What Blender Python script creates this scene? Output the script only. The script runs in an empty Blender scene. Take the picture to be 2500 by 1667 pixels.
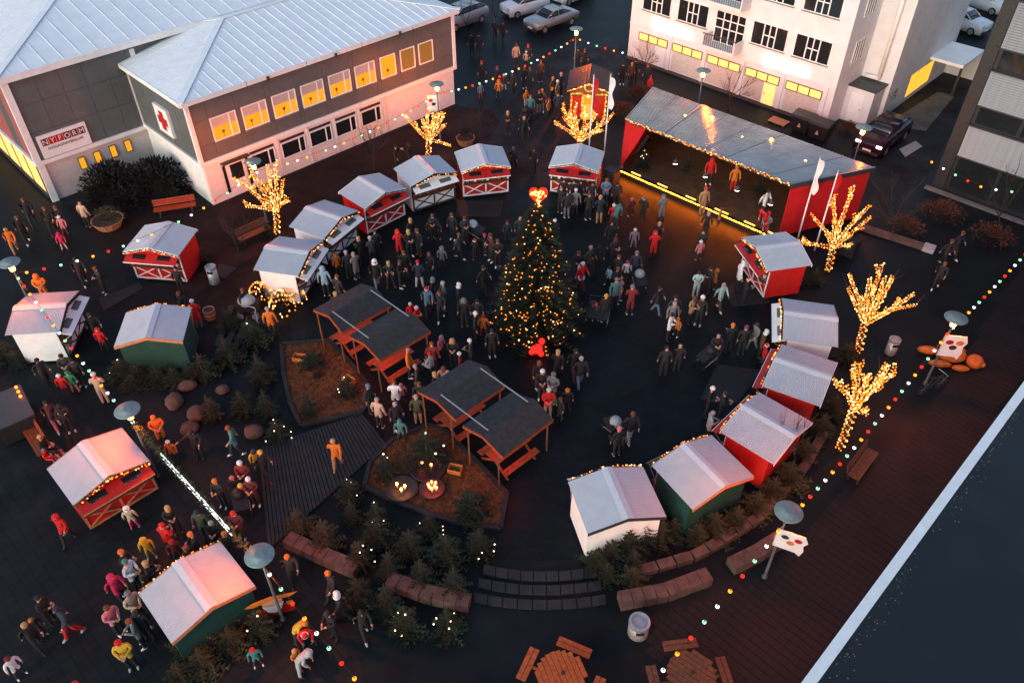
import bpy, math, random
from mathutils import Vector, Matrix
random.seed(7)
R = math.radians
scn = bpy.context.scene
col = scn.collection

# ---------------------------------------------------------------- camera
HC = 24.6                      # camera height above the square
FPX = 1979.67                  # focal length in photo pixels (photo 2500 x 1667)
PITCH, ROLL = R(41.85), R(-0.18)
c_, s_ = math.cos(PITCH), math.sin(PITCH)
FW, UP, RT = Vector((0, c_, -s_)), Vector((0, s_, c_)), Vector((1, 0, 0))
XC = RT * math.cos(ROLL) + UP * math.sin(ROLL)
YC = UP * math.cos(ROLL) - RT * math.sin(ROLL)
cam_d = bpy.data.cameras.new('camera')
cam = bpy.data.objects.new('camera', cam_d)
col.objects.link(cam)
cam.matrix_world = Matrix(((XC.x, YC.x, -FW.x, 0), (XC.y, YC.y, -FW.y, 0), (XC.z, YC.z, -FW.z, HC), (0, 0, 0, 1)))
cam_d.sensor_width = 36.0
cam_d.lens = FPX / 2500 * 36
cam_d.clip_end = 600
scn.camera = cam

# ---------------------------------------------------------------- dusk sky, faint sun, exposure
world = bpy.data.worlds.new('World')
scn.world = world
world.use_nodes = True
wn = world.node_tree.nodes
wl = world.node_tree.links
sky = wn.new('ShaderNodeTexSky')
sky.sky_type = 'NISHITA'
sky.sun_disc = False
SUN_EL, SUN_AZ = 14.0, 215.0
sky.sun_elevation = R(SUN_EL)
sky.sun_rotation = R(SUN_AZ)
sky.air_density, sky.dust_density, sky.ozone_density = 1.0, 3.0, 3.0
hs = wn.new('ShaderNodeHueSaturation')
hs.inputs['Saturation'].default_value = 0.85
wl.new(sky.outputs[0], hs.inputs['Color'])
bgn = wn['Background']
wl.new(hs.outputs[0], bgn.inputs['Color'])
bgn.inputs['Strength'].default_value = 0.15
sun_d = bpy.data.lights.new('sun', 'SUN')
sun_d.energy = 0.12
sun_d.angle = R(40)
sun_d.color = (0.85, 0.92, 1.0)
sun = bpy.data.objects.new('sun', sun_d)
col.objects.link(sun)
sun.rotation_euler = (R(38), 0, R(180 - SUN_AZ))
scn.view_settings.view_transform = 'Standard'
scn.view_settings.look = 'None'
scn.view_settings.exposure = 0.95
scn.view_settings.gamma = 1.0
cy = scn.cycles
cy.use_denoising = True
cy.max_bounces = 5
cy.diffuse_bounces = 2
cy.glossy_bounces = 2
cy.transmission_bounces = 3
cy.transparent_max_bounces = 8
cy.sample_clamp_indirect = 4.0
cy.caustics_reflective = cy.caustics_refractive = False

# ---------------------------------------------------------------- pixel -> place helpers
def ray(x, y):
    u, v = (x - 1250) / FPX, (y - 833.5) / FPX
    return FW + XC * u - YC * v
def g(x, y, z=0.0):
    d = ray(x, y)
    t = (z - HC) / d.z
    return Vector((d.x * t, d.y * t, z))
def on_plane(px, p0, u):
    """point where the pixel's ray meets the vertical plane through p0 along u -> (distance along u, height)"""
    d = ray(*px)
    n = Vector((u.y, -u.x, 0))
    t = (p0 - Vector((0, 0, HC))).dot(n) / d.dot(n)
    q = Vector((0, 0, HC)) + d * t
    return (q - p0).dot(u), q.z

# ---------------------------------------------------------------- materials
MATS = {}
def mat(name, colr=(.5, .5, .5), rough=.7, metal=0.0, var=.12, scale=6.0, bump=0.0, bscale=40.0, emit=None, estr=1.0, spec=.4, alpha=1.0, trans=0.0):
    if name in MATS: return MATS[name]
    m = bpy.data.materials.new(name)
    m.use_nodes = True
    nt = m.node_tree; N = nt.nodes; L = nt.links
    b = N['Principled BSDF']
    b.inputs['Roughness'].default_value = rough
    b.inputs['Metallic'].default_value = metal
    b.inputs['Specular IOR Level'].default_value = spec
    b.inputs['Base Color'].default_value = (*colr, 1)
    if var > 0:
        tc = N.new('ShaderNodeTexCoord')
        nz = N.new('ShaderNodeTexNoise'); nz.inputs['Scale'].default_value = scale; nz.inputs['Detail'].default_value = 5
        L.new(tc.outputs['Object'], nz.inputs['Vector'])
        mr = N.new('ShaderNodeMapRange'); mr.inputs[1].default_value = .3; mr.inputs[2].default_value = .7
        mr.inputs[3].default_value = 1 - var; mr.inputs[4].default_value = 1 + var
        L.new(nz.outputs['Fac'], mr.inputs[0])
        mx = N.new('ShaderNodeMix'); mx.data_type = 'RGBA'; mx.blend_type = 'MULTIPLY'; mx.inputs[0].default_value = 1
        mx.inputs[6].default_value = (*colr, 1)
        L.new(mr.outputs[0], mx.inputs[7]); L.new(mx.outputs[2], b.inputs['Base Color'])
        if bump > 0:
            nb = N.new('ShaderNodeTexNoise'); nb.inputs['Scale'].default_value = bscale; nb.inputs['Detail'].default_value = 3
            L.new(tc.outputs['Object'], nb.inputs['Vector'])
            bp = N.new('ShaderNodeBump'); bp.inputs['Strength'].default_value = bump; bp.inputs['Distance'].default_value = .02
            L.new(nb.outputs['Fac'], bp.inputs['Height']); L.new(bp.outputs[0], b.inputs['Normal'])
    if emit:
        b.inputs['Emission Color'].default_value = (*emit, 1)
        b.inputs['Emission Strength'].default_value = estr
    if trans: b.inputs['Transmission Weight'].default_value = trans
    if alpha < 1: b.inputs['Alpha'].default_value = alpha
    MATS[name] = m
    return m

def brick_mat(name, c1, c2, mortar, bw, bh, rough=.55, offset=.5, rot=44.2, msize=.012, bump=.35, spec=.12):
    """paving: every stone its own tone, joints recessed"""
    m = bpy.data.materials.new(name); m.use_nodes = True
    N, L = m.node_tree.nodes, m.node_tree.links
    b = N['Principled BSDF']
    tc = N.new('ShaderNodeTexCoord'); mp = N.new('ShaderNodeMapping'); mp.inputs['Rotation'].default_value = (0, 0, R(rot))
    L.new(tc.outputs['Object'], mp.inputs['Vector'])
    bt = N.new('ShaderNodeTexBrick'); bt.offset = offset
    bt.inputs['Color1'].default_value = (*c1, 1); bt.inputs['Color2'].default_value = (*c2, 1); bt.inputs['Mortar'].default_value = (*mortar, 1)
    bt.inputs['Scale'].default_value = 1; bt.inputs['Mortar Size'].default_value = msize
    bt.inputs['Brick Width'].default_value = bw; bt.inputs['Row Height'].default_value = bh
    L.new(mp.outputs[0], bt.inputs['Vector'])
    nz = N.new('ShaderNodeTexNoise'); nz.inputs['Scale'].default_value = .55; nz.inputs['Detail'].default_value = 7; nz.inputs['Roughness'].default_value = .65
    L.new(tc.outputs['Object'], nz.inputs['Vector'])
    mr = N.new('ShaderNodeMapRange'); mr.inputs[1].default_value = .3; mr.inputs[2].default_value = .7; mr.inputs[3].default_value = .62; mr.inputs[4].default_value = 1.4
    L.new(nz.outputs['Fac'], mr.inputs[0])
    mx = N.new('ShaderNodeMix'); mx.data_type = 'RGBA'; mx.blend_type = 'MULTIPLY'; mx.inputs[0].default_value = 1
    L.new(bt.outputs['Color'], mx.inputs[6]); L.new(mr.outputs[0], mx.inputs[7]); L.new(mx.outputs[2], b.inputs['Base Color'])
    mr2 = N.new('ShaderNodeMapRange'); mr2.inputs[1].default_value = .3; mr2.inputs[2].default_value = .7
    mr2.inputs[3].default_value = rough + .12; mr2.inputs[4].default_value = rough - .12
    L.new(nz.outputs['Fac'], mr2.inputs[0]); L.new(mr2.outputs[0], b.inputs['Roughness'])
    b.inputs['Specular IOR Level'].default_value = spec
    bp = N.new('ShaderNodeBump'); bp.inputs['Strength'].default_value = bump; bp.inputs['Distance'].default_value = .01; bp.invert = True
    L.new(bt.outputs['Fac'], bp.inputs['Height']); L.new(bp.outputs[0], b.inputs['Normal'])
    MATS[name] = m
    return m

def glow(name, colr, strength, sample=True):
    if name in MATS: return MATS[name]
    m = bpy.data.materials.new(name); m.use_nodes = True
    N, L = m.node_tree.nodes, m.node_tree.links
    N.remove(N['Principled BSDF'])
    e = N.new('ShaderNodeEmission'); e.inputs['Color'].default_value = (*colr, 1); e.inputs['Strength'].default_value = strength
    L.new(e.outputs[0], N['Material Output'].inputs['Surface'])
    if not sample: m.cycles.emission_sampling = 'NONE'
    MATS[name] = m
    return m

# ---------------------------------------------------------------- mesh building
class MB:
    def __init__(s): s.v = []; s.f = []; s.mi = []
    def add(s, verts, faces, mi=0):
        o = len(s.v)
        s.v += [tuple(p) for p in verts]
        s.f += [tuple(i + o for i in f) for f in faces]
        s.mi += [mi] * len(faces)
        return s
    def box(s, x0, x1, y0, y1, z0, z1, mi=0):
        return s.add([(x0, y0, z0), (x1, y0, z0), (x1, y1, z0), (x0, y1, z0), (x0, y0, z1), (x1, y0, z1), (x1, y1, z1), (x0, y1, z1)],
                     [(3, 2, 1, 0), (4, 5, 6, 7), (0, 1, 5, 4), (1, 2, 6, 5), (2, 3, 7, 6), (3, 0, 4, 7)], mi)
    def hexa(s, b, t, mi=0):
        """b, t: four bottom and four top points in the same turning order"""
        return s.add(list(b) + list(t), [(3, 2, 1, 0), (4, 5, 6, 7), (0, 1, 5, 4), (1, 2, 6, 5), (2, 3, 7, 6), (3, 0, 4, 7)], mi)
    def slab(s, q, th, mi=0):
        """quad of four points thickened downwards along its normal"""
        q = [Vector(p) for p in q]
        n = (q[1] - q[0]).cross(q[3] - q[0]).normalized() * th
        return s.hexa([p - n for p in q], q, mi)
    def tube(s, p0, p1, r0, r1=None, n=6, cap=True, mi=0):
        p0, p1 = Vector(p0), Vector(p1); r1 = r0 if r1 is None else r1
        d = (p1 - p0)
        if d.length < 1e-6: return s
        d.normalize()
        a = d.orthogonal().normalized(); b = d.cross(a)
        vs = []
        for p, r in ((p0, r0), (p1, r1)):
            for k in range(n):
                t = 2 * math.pi * k / n
                vs.append(p + (a * math.cos(t) + b * math.sin(t)) * r)
        fs = [(k, (k + 1) % n, n + (k + 1) % n, n + k) for k in range(n)]
        if cap: fs += [tuple(range(n - 1, -1, -1)), tuple(range(n, 2 * n))]
        return s.add(vs, fs, mi)
    def path(s, pts, r, n=5, mi=0):
        for i in range(len(pts) - 1):
            r0 = r[i] if isinstance(r, (list, tuple)) else r
            r1 = r[i + 1] if isinstance(r, (list, tuple)) else r
            s.tube(pts[i], pts[i + 1], r0, r1, n, True, mi)
        return s
    def bar(s, p0, p1, w, h, mi=0):
        """rectangular bar between two points, w across, h along 'up'"""
        p0, p1 = Vector(p0), Vector(p1); d = (p1 - p0).normalized()
        up = Vector((0, 0, 1)) if abs(d.z) < .95 else Vector((0, 1, 0))
        a = d.cross(up).normalized() * (w / 2); b = a.cross(d).normalized() * (h / 2)
        return s.hexa([p0 - a - b, p0 + a - b, p1 + a - b, p1 - a - b], [p0 - a + b, p0 + a + b, p1 + a + b, p1 - a + b], mi)
    def lathe(s, prof, n=12, cx=0, cy=0, mi=0, sx=1, sy=1):
        vs = []; fs = []
        for r, z in prof:
            for k in range(n):
                t = 2 * math.pi * k / n
                vs.append((cx + r * math.cos(t) * sx, cy + r * math.sin(t) * sy, z))
        m = len(prof)
        for i in range(m - 1):
            for k in range(n):
                fs.append((i * n + k, i * n + (k + 1) % n, (i + 1) * n + (k + 1) % n, (i + 1) * n + k))
        fs.append(tuple(range(n - 1, -1, -1))); fs.append(tuple((m - 1) * n + k for k in range(n)))
        return s.add(vs, fs, mi)
    def ball(s, c, r, nu=6, nv=4, mi=0, sc=(1, 1, 1)):
        c = Vector(c); vs = [c + Vector((0, 0, -r * sc[2]))]
        for i in range(1, nv):
            ph = math.pi * i / nv - math.pi / 2
            for k in range(nu):
                t = 2 * math.pi * k / nu
                vs.append(c + Vector((r * sc[0] * math.cos(ph) * math.cos(t), r * sc[1] * math.cos(ph) * math.sin(t), r * sc[2] * math.sin(ph))))
        vs.append(c + Vector((0, 0, r * sc[2])))
        fs = [(0, 1 + (k + 1) % nu, 1 + k) for k in range(nu)]
        for i in range(nv - 2):
            for k in range(nu):
                a = 1 + i * nu
                fs.append((a + k, a + (k + 1) % nu, a + nu + (k + 1) % nu, a + nu + k))
        a = 1 + (nv - 2) * nu; top = len(vs) - 1
        fs += [(a + k, a + (k + 1) % nu, top) for k in range(nu)]
        return s.add(vs, fs, mi)
    def prism(s, poly, z0, z1, mi=0):
        n = len(poly)
        vs = [(p[0], p[1], z0) for p in poly] + [(p[0], p[1], z1) for p in poly]
        return s.add(vs, [tuple(range(n - 1, -1, -1)), tuple(range(n, 2 * n))] + [(k, (k + 1) % n, n + (k + 1) % n, n + k) for k in range(n)], mi)
    def mesh(s, name, mats, smooth=False):
        me = bpy.data.meshes.new(name)
        me.from_pydata(s.v, [], s.f)
        for m in (mats if isinstance(mats, (list, tuple)) else [mats]): me.materials.append(m)
        if any(s.mi): me.polygons.foreach_set('material_index', s.mi)
        if smooth: me.polygons.foreach_set('use_smooth', [True] * len(s.f))
        me.update()
        return me
    def build(s, name, mats, parent=None, smooth=False):
        o = bpy.data.objects.new(name, s.mesh(name, mats, smooth))
        col.objects.link(o)
        if parent: o.parent = parent
        return o

def empty(name, loc, rz=0.0):
    o = bpy.data.objects.new(name, None)
    o.empty_display_size = .2
    o.location = loc; o.rotation_euler = (0, 0, rz)
    col.objects.link(o)
    return o
def tag(o, label=None, cat=None, group=None, kind=None):
    if label: o['label'] = label
    if cat: o['category'] = cat
    if group: o['group'] = group
    if kind: o['kind'] = kind
    return o
def inst(name, me, parent=None, loc=(0, 0, 0), rz=0.0, sc=1.0):
    o = bpy.data.objects.new(name, me)
    o.location = loc; o.rotation_euler = (0, 0, rz)
    o.scale = (sc, sc, sc) if not isinstance(sc, (tuple, list)) else sc
    col.objects.link(o)
    if parent: o.parent = parent
    return o
def copy_tree(o, parent=None):
    c = o.copy(); col.objects.link(c); c.parent = parent
    for ch in list(o.children): copy_tree(ch, c)
    return c
def jitter(a): return random.uniform(-a, a)

# shared materials
M_white = mat('white_paint', (.78, .80, .80), .5, var=.06, scale=3)
M_roofw = mat('white_sheet_metal', (.80, .83, .85), .42, var=.05, scale=1.5, spec=.5)
M_grey = mat('grey_panel', (.10, .115, .118), .5, var=.10, scale=2)
M_dark = mat('dark_metal', (.03, .035, .04), .5, var=.15)
M_black = mat('black', (.012, .013, .015), .6, var=.2)
M_red = mat('red_paint', (.42, .012, .012), .55, var=.12, scale=4)
M_green = mat('dark_green_paint', (.012, .055, .045), .55, var=.15, scale=4)
M_wood = mat('brown_wood', (.13, .05, .022), .7, var=.35, scale=9, bump=.3)
M_redwood = mat('red_stained_wood', (.28, .05, .014), .65, var=.3, scale=8, bump=.25)
M_board = mat('dark_roof_board', (.024, .028, .031), .7, var=.35, scale=5, bump=.3)
M_steel = mat('galvanised_steel', (.38, .42, .44), .45, metal=.6, var=.12, scale=8)
M_lampgreen = mat('lamp_disc', (.20, .27, .27), .5, metal=.2, var=.2, scale=9)
M_glass = mat('dark_glass', (.012, .017, .02), .08, var=.1, spec=.7)
M_warmglass = glow('warm_window', (1.0, .36, .02), .62, False)
M_warmglass2 = glow('bright_window', (1.0, .56, .16), .95, False)
M_fairy = glow('fairy_light', (1.0, .24, .02), 1.25, False)
M_fairyhot = glow('fairy_light_hot', (1.0, .48, .16), 2.4, False)
M_needle = mat('conifer_needles', (.020, .030, .016), .85, var=.5, scale=3)
M_needle2 = mat('conifer_needles_olive', (.040, .040, .018), .85, var=.5, scale=3)
M_bark = mat('tree_bark', (.045, .035, .028), .9, var=.4, scale=12, bump=.4)
M_twig = mat('bare_twigs', (.030, .022, .02), .9, var=.3)
M_concrete = mat('concrete', (.15, .15, .145), .8, var=.2, scale=4, bump=.2)
M_tyre = mat('tyre', (.012, .012, .012), .8, var=.1)
M_chip = mat('bark_chips', (.12, .042, .012), .9, var=.55, scale=7, bump=.8, bscale=30)
# ================================================================ the ground
M_asph = mat('asphalt', (.0075, .0115, .0135), .5, var=.4, scale=.5, bump=.25, bscale=60, spec=.12)
M_plaza = brick_mat('plaza_pavers', (.0055, .0090, .0108), (.0080, .0120, .0140), (.0035, .005, .006), .21, .105, .5, rot=12)
M_brickwalk = brick_mat('lamp_browned_paving', (.020, .012, .012), (.016, .0105, .011), (.008, .006, .006), .2, .1, .7)  # reddish brown of the lamp light is put into the brick colour
M_slab = brick_mat('grey_paving', (.014, .0165, .018), (.0115, .0140, .0155), (.007, .008, .008), .4, .4, .6, offset=0)
M_alley = brick_mat('alley_paving', (.105, .105, .10), (.09, .09, .088), (.05, .05, .05), .5, .25, .5, offset=.5)
M_tile = mat('paving_tile', (.016, .0145, .0155), .62, var=.25, scale=.8, bump=.2, spec=.15)
GU = Vector((math.cos(R(44.2)), math.sin(R(44.2)), 0))
GN = Vector((-GU.y, GU.x, 0))

def sheet(name, pts, z, m, th=.05, kind='structure'):
    mb = MB(); mb.prism([(p.x, p.y) for p in pts], z - th, z)
    return tag(mb.build(name, m), kind=kind)
mb = MB(); mb.box(-150, 150, -60, 240, -.4, 0)
tag(mb.build('ground', M_asph), kind='structure')
ctr = Vector((0.9, 28.6, 0))
circ = [ctr + Vector((math.cos(t * math.pi / 36), math.sin(t * math.pi / 36), 0)) * 12.6 for t in range(72)]
sheet('plaza_paving', circ, .004, M_plaza, .2)
def px_sheet(name, px, z, m): return sheet(name, [g(*p) for p in px], z, m, .2)
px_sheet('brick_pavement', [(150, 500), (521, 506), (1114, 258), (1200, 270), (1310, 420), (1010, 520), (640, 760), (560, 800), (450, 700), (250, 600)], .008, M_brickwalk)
px_sheet('pavement', [(1190, 350), (1330, 130), (1560, 110), (1600, 190), (1520, 300), (1330, 420)], .012, M_slab)
px_sheet('alley_pavement', [(2160, 200), (2330, 100), (2440, 110), (2270, 420), (2120, 560), (2060, 470)], .008, M_slab)
px_sheet('alley_path', [(2185, 290), (2290, 225), (2330, 235), (2260, 320), (2215, 315)], .014, M_alley)
px_sheet('lower_pavement', [(-100, 880), (330, 900), (560, 1120), (720, 1380), (880, 1600), (900, 1800), (-200, 1800)], .008, M_slab)
# big pale slab marks seen on the alley and beside the white building
for q in ([(2195, 365), (2235, 345), (2252, 358), (2210, 384)],):
    px_sheet('painted_marking', q, .02, mat('worn_white_paint', (.30, .32, .32), .7, var=.3, scale=9))
# --- tiled pavement, lower right: single concrete tiles with open joints
tile_root = tag(MB().box(0, .01, 0, .01, -.3, -.29).build('tiled_pavement', M_asph), kind='structure')
poly = [g(*p) for p in [(1560, 1680), (1600, 1500), (1880, 1400), (2060, 1200), (2240, 1050), (2420, 760), (2500, 640), (2520, 900), (2330, 1160), (1960, 1690)]]
def inside(x, y, P):
    r = False; j = len(P) - 1
    for i in range(len(P)):
        if (P[i].y > y) != (P[j].y > y) and x < (P[j].x - P[i].x) * (y - P[i].y) / (P[j].y - P[i].y) + P[i].x: r = not r
        j = i
    return r
TS = .30
tm = MB().box(-TS / 2 + .009, TS / 2 - .009, -TS / 2 + .009, TS / 2 - .009, -.02, .012).mesh('paving_tile', M_tile)
cells = []
for i in range(-60, 140):
    for j in range(-100, 80):
        p = GU * (i * TS) + GN * (j * TS)
        if inside(p.x, p.y, poly): cells.append((p.length, p))
cells.sort(key=lambda t: t[0])
rest = MB()
for k, (d, p) in enumerate(cells):
    if k < 300:
        inst('paving_tile', tm, tile_root, (p.x, p.y, jitter(.004)), R(44.2))
    else:
        a = GU * (TS / 2 - .009); b = GN * (TS / 2 - .009); z = Vector((0, 0, .012 + jitter(.004)))
        rest.hexa([p - a - b, p + a - b, p + a + b, p - a + b], [p - a - b + z, p + a - b + z, p + a + b + z, p - a + b + z])
tag(rest.build('paving_tiles', M_tile, tile_root), kind='stuff')

# --- steps at the lower edge of the square and on the left terraces
M_step = mat('step_stone', (.016, .020, .022), .7, var=.35, scale=2.5, bump=.3)
steps = empty('stone_steps', g(1290, 1400)); tag(steps, 'broad dark stone steps curving along the lower edge of the square', 'steps')
def block_row(parent, px0, px1, nb, depth, h, m, name='step_block', bow=0.0):
    o = parent.location
    a, b = g(*px0), g(*px1); d = b - a; nrm = Vector((d.y, -d.x, 0)).normalized()
    for k in range(nb):
        t0, t1 = k / nb + .004, (k + 1) / nb - .004
        w = lambda t: a + d * t + nrm * (bow * 4 * t * (1 - t)) - o
        q = [w(t0), w(t1), w(t1) + nrm * depth, w(t0) + nrm * depth]
        hh = h + jitter(.006)
        MB().hexa([p + Vector((0, 0, -.05)) for p in q], [p + Vector((0, 0, hh)) for p in q]).build(name, m, parent)
for k, (y, h) in enumerate([(1386, .12), (1418, .09), (1452, .06)]):
    block_row(steps, (1180 - k * 12, y - 5), (1455 + k * 12, y), 9, .34, h, M_step, bow=.25)
ter = empty('terrace_steps', g(590, 830)); tag(ter, 'dark terrace steps beside the boulders and small firs on the left', 'steps')
for k in range(4):
    block_row(ter, (575 + 26 * k, 750 + 3 * k), (540 + 20 * k, 850 + 4 * k), 4, .3, .14 - .03 * k, M_step)
# --- low stone walls (seats) made of blocks
M_wallstone = mat('wall_stone', (.10, .062, .052), .85, var=.35, scale=3, bump=.4)
def stone_wall(label, px, nb, w=.5, h=.42, z0=0):
    root = empty('stone_bench_wall', g(*px[0])); tag(root, label, 'wall', 'curved stone walls round the lower square')
    P = [g(*p) for p in px]
    seg = [(P[i + 1] - P[i]).length for i in range(len(P) - 1)]; tot = sum(seg)
    def at(t):
        s = t * tot
        for i, l in enumerate(seg):
            if s <= l or i == len(seg) - 1: return P[i] + (P[i + 1] - P[i]) * (s / l)
            s -= l
    for k in range(nb):
        a, b = at(k / nb + .003), at((k + 1) / nb - .003); d = (b - a); n = Vector((-d.y, d.x, 0)).normalized() * (w / 2)
        hh = h + jitter(.01); o = root.location
        MB().hexa([a - n - o, b - n - o, b + n - o, a + n - o], [v - o + Vector((0, 0, hh)) for v in (a - n, b - n, b + n, a + n)]).build('stone_block', M_wallstone, root)
stone_wall('brown stone block wall below the tall red lit conifers', [(705, 1325), (780, 1360), (875, 1400)], 7)
stone_wall('dark stone block wall behind the lower row of conifers', [(950, 1425), (1050, 1460), (1148, 1480)], 7)
stone_wall('curved stone block wall right of the stone steps', [(1510, 1475), (1620, 1455), (1728, 1415)], 8)
stone_wall('short red lit stone wall by the lamp post with the sign', [(1782, 1390), (1840, 1362), (1900, 1325)], 6)
stone_wall('long low stone edge behind the right arc of stalls', [(1560, 1400), (1700, 1360), (1850, 1270), (1960, 1150), (2010, 1060)], 16, .35, .25)

# --- bark-chip beds with kerbs and wooden deck
def bed(label, px, kerb_from=0, kerb_to=None):
    P = [g(*p) for p in px]; o = sum(P, Vector()) / len(P)
    root = empty('bark_bed', o); tag(root, label, 'garden bed')
    q = [p - o for p in P]
    MB().prism([(p.x, p.y) for p in q], -.1, .05).build('bark_mulch', M_chip, root)
    ch = MB()
    lo = Vector((min(p.x for p in P), min(p.y for p in P))); hi = Vector((max(p.x for p in P), max(p.y for p in P)))
    n = 0
    while n < 1600:
        x, y = random.uniform(lo.x, hi.x), random.uniform(lo.y, hi.y)
        if not inside(x, y, P): continue
        n += 1
        a = random.random() * 6.28; l, w = random.uniform(.03, .09), random.uniform(.012, .03)
        dx, dy = math.cos(a) * l, math.sin(a) * l; ex, ey = -math.sin(a) * w, math.cos(a) * w
        z = .052 + random.random() * .02; t = jitter(.03)
        X, Y = x - o.x, y - o.y
        ch.add([(X - dx - ex, Y - dy - ey, z - t), (X + dx - ex, Y + dy - ey, z + t), (X + dx + ex, Y + dy + ey, z + t + .01), (X - dx + ex, Y - dy + ey, z - t + .01)], [(0, 1, 2, 3)])
    tag(ch.build('bark_chips', [M_chip], root), kind='stuff')
    m = len(q)
    for i in range(m):
        a, b = q[i], q[(i + 1) % m]; d = b - a
        nb = max(1, round(d.length / .9))
        for k in range(nb):
            p0 = a + d * (k / nb + .004); p1 = a + d * ((k + 1) / nb - .004)
            MB().bar(p0 + Vector((0, 0, .06)), p1 + Vector((0, 0, .06)), .16, .16).build('kerb_stone', M_step, root)
    return root
bed('bark covered bed with small firs left of the wooden shelter', [(688, 843), (805, 833), (862, 895), (912, 960), (885, 1008), (735, 1040), (708, 985), (692, 910)])
bed('bark covered bed with round fire bowls below the second shelter', [(905, 1130), (960, 1075), (1045, 1040), (1085, 1052), (1165, 1130), (1238, 1207), (1222, 1292), (1140, 1282), (1060, 1262), (965, 1225), (890, 1190)])
deck = empty('wooden_deck', g(760, 1150)); tag(deck, 'dark plank footbridge between the two bark beds', 'deck')
A, B, C, D = g(632, 1098), g(884, 1010), g(944, 1085), g(655, 1345)
o = deck.location
NP = 34
for k in range(NP):
    t0, t1 = k / NP + .003, (k + 1) / NP - .003
    p = [A.lerp(B, t0), A.lerp(B, t1), D.lerp(C, t1), D.lerp(C, t0)]
    z = .07 + jitter(.005)
    MB().hexa([v - o for v in p][::-1], [v - o + Vector((0, 0, z)) for v in p][::-1]).build('plank', mat('deck_plank', (.014, .019, .020), .6, var=.35, scale=3, bump=.3), deck)
# ================================================================ buildings
def facade_root(name, p0, ang, label):
    r = empty(name, p0, R(ang)); tag(r, label, 'building'); return r
def part_box(name, m, root, *b): return MB().box(*b).build(name, m, root)
def window(root, s0, s1, z0, z1, pane, frame=M_white, y=0.0, mull=(), rails=(), fw=.06, sill=True, side=None, name='window', blind=None, split=None):
    """window on the local front plane y (outward = -y) or, with side='x', on plane x=y (outward = -x)"""
    def T(a, b, c, d, e, f):
        return (a, b, c, d, e, f) if side is None else (c, d, a, b, e, f)
    if side is None: F = lambda mb, a, b, c, d, e, f: mb.box(a, b, c, d, e, f)
    else: F = lambda mb, a, b, c, d, e, f: mb.box(c, d, a, b, e, f)
    mb = MB()
    F(mb, s0 - fw, s1 + fw, y - .05, y + .02, z0 - fw, z0); F(mb, s0 - fw, s1 + fw, y - .05, y + .02, z1, z1 + fw)
    F(mb, s0 - fw, s0, y - .05, y + .02, z0, z1); F(mb, s1, s1 + fw, y - .05, y + .02, z0, z1)
    for m in mull: F(mb, m - .035, m + .035, y - .045, y + .02, z0, z1)
    for rz, a, b in rails: F(mb, a, b, y - .043, y + .02, rz - .03, rz + .03)
    w = mb.build(name, frame, root)
    edges = [s0] + sorted(mull) + [s1]
    for a, b in zip(edges[:-1], edges[1:]):
        pm = MB(); F(pm, a, b, y - .012, y + .01, z0, z1); pm.build('pane', pane, w)
        if blind:
            bm = MB(); F(bm, a + .01, b - .01, y - .022, y - .014, z1 - (z1 - z0) * blind, z1 - .01)
            bm.build('blind', mat('roller_blind', (.42, .40, .38), .8, var=.05), w)
    if sill:
        sm = MB(); F(sm, s0 - fw - .03, s1 + fw + .03, y - .12, y - .052, z0 - fw - .05, z0 - fw); sm.build('sill', M_concrete, w)
    return w

# ---------------- grey and white two-storey building (red cross sign), lit windows
FL = g(521, 503)
rc = facade_root('clinic_building', FL, 44.2, 'two storey grey panelled building with white hip roof and row of lit windows')
LEN, DEP, ZM, ZE = 18.1, 9.5, 2.5, 6.08
part_box('lower_wall', M_white, rc, .06, LEN - .06, .06, DEP, 0, ZM - .02)
part_box('upper_wall', mat('panel_backing', (.06, .065, .065), .7), rc, .0, LEN, .0, DEP, ZM + .02, ZE)
sid = mat('white_siding', (.70, .71, .70), .6, var=.08, scale=3)
zz = .12; k = 0
while zz < ZM - .12:   # horizontal weatherboards, end bays and left wall
    for (a, b) in ((.1, 1.0), (12.45, LEN - .1)):
        MB().hexa([(a, .03, zz), (b, .03, zz), (b, .06, zz), (a, .06, zz)], [(a, .045, zz + .15), (b, .045, zz + .15), (b, .06, zz + .15), (a, .06, zz + .15)]).build('weatherboard', sid, rc)
    MB().hexa([(.03, 7.6, zz), (.03, .1, zz), (.06, .1, zz), (.06, 7.6, zz)], [(.045, 7.6, zz + .15), (.045, .1, zz + .15), (.06, .1, zz + .15), (.06, 7.6, zz + .15)]).build('weatherboard', sid, rc)
    zz += .16
# panels, front: rows and columns with open joints around the window openings
wins = [(1.11, 2.52), (2.98, 4.38), (4.86, 6.26), (6.73, 8.12), (8.61, 10.0), (10.45, 11.8), (12.31, 13.35), (13.84, 14.85), (15.28, 16.32)]
cols_ = [.06]
for a, b in wins: cols_ += [a - .1, b + .1]
cols_.append(LEN - .06)
rows_ = [(ZM + .2, 3.52), (3.52, 4.92), (4.92, ZE - .22)]
for ri, (z0, z1) in enumerate(rows_):
    for ci in range(len(cols_) - 1):
        a, b = cols_[ci], cols_[ci + 1]
        if ri == 1 and ci % 2 == 1: continue
        if b - a < .05: continue
        part_box('wall_panel', M_grey, rc, a + .008, b - .008, -.035, .0 - .002, z0 + .008, z1 - .008)
for j in range(6):   # left wall panels
    for z0, z1 in ((ZM + .2, 3.9), (3.9, ZE - .22)):
        a, b = .1 + j * 1.27, .1 + (j + 1) * 1.27
        MB().box(-.035, -.002, a + .008, b - .008, z0 + .008, z1 - .008).build('wall_panel', M_grey, rc)
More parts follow.
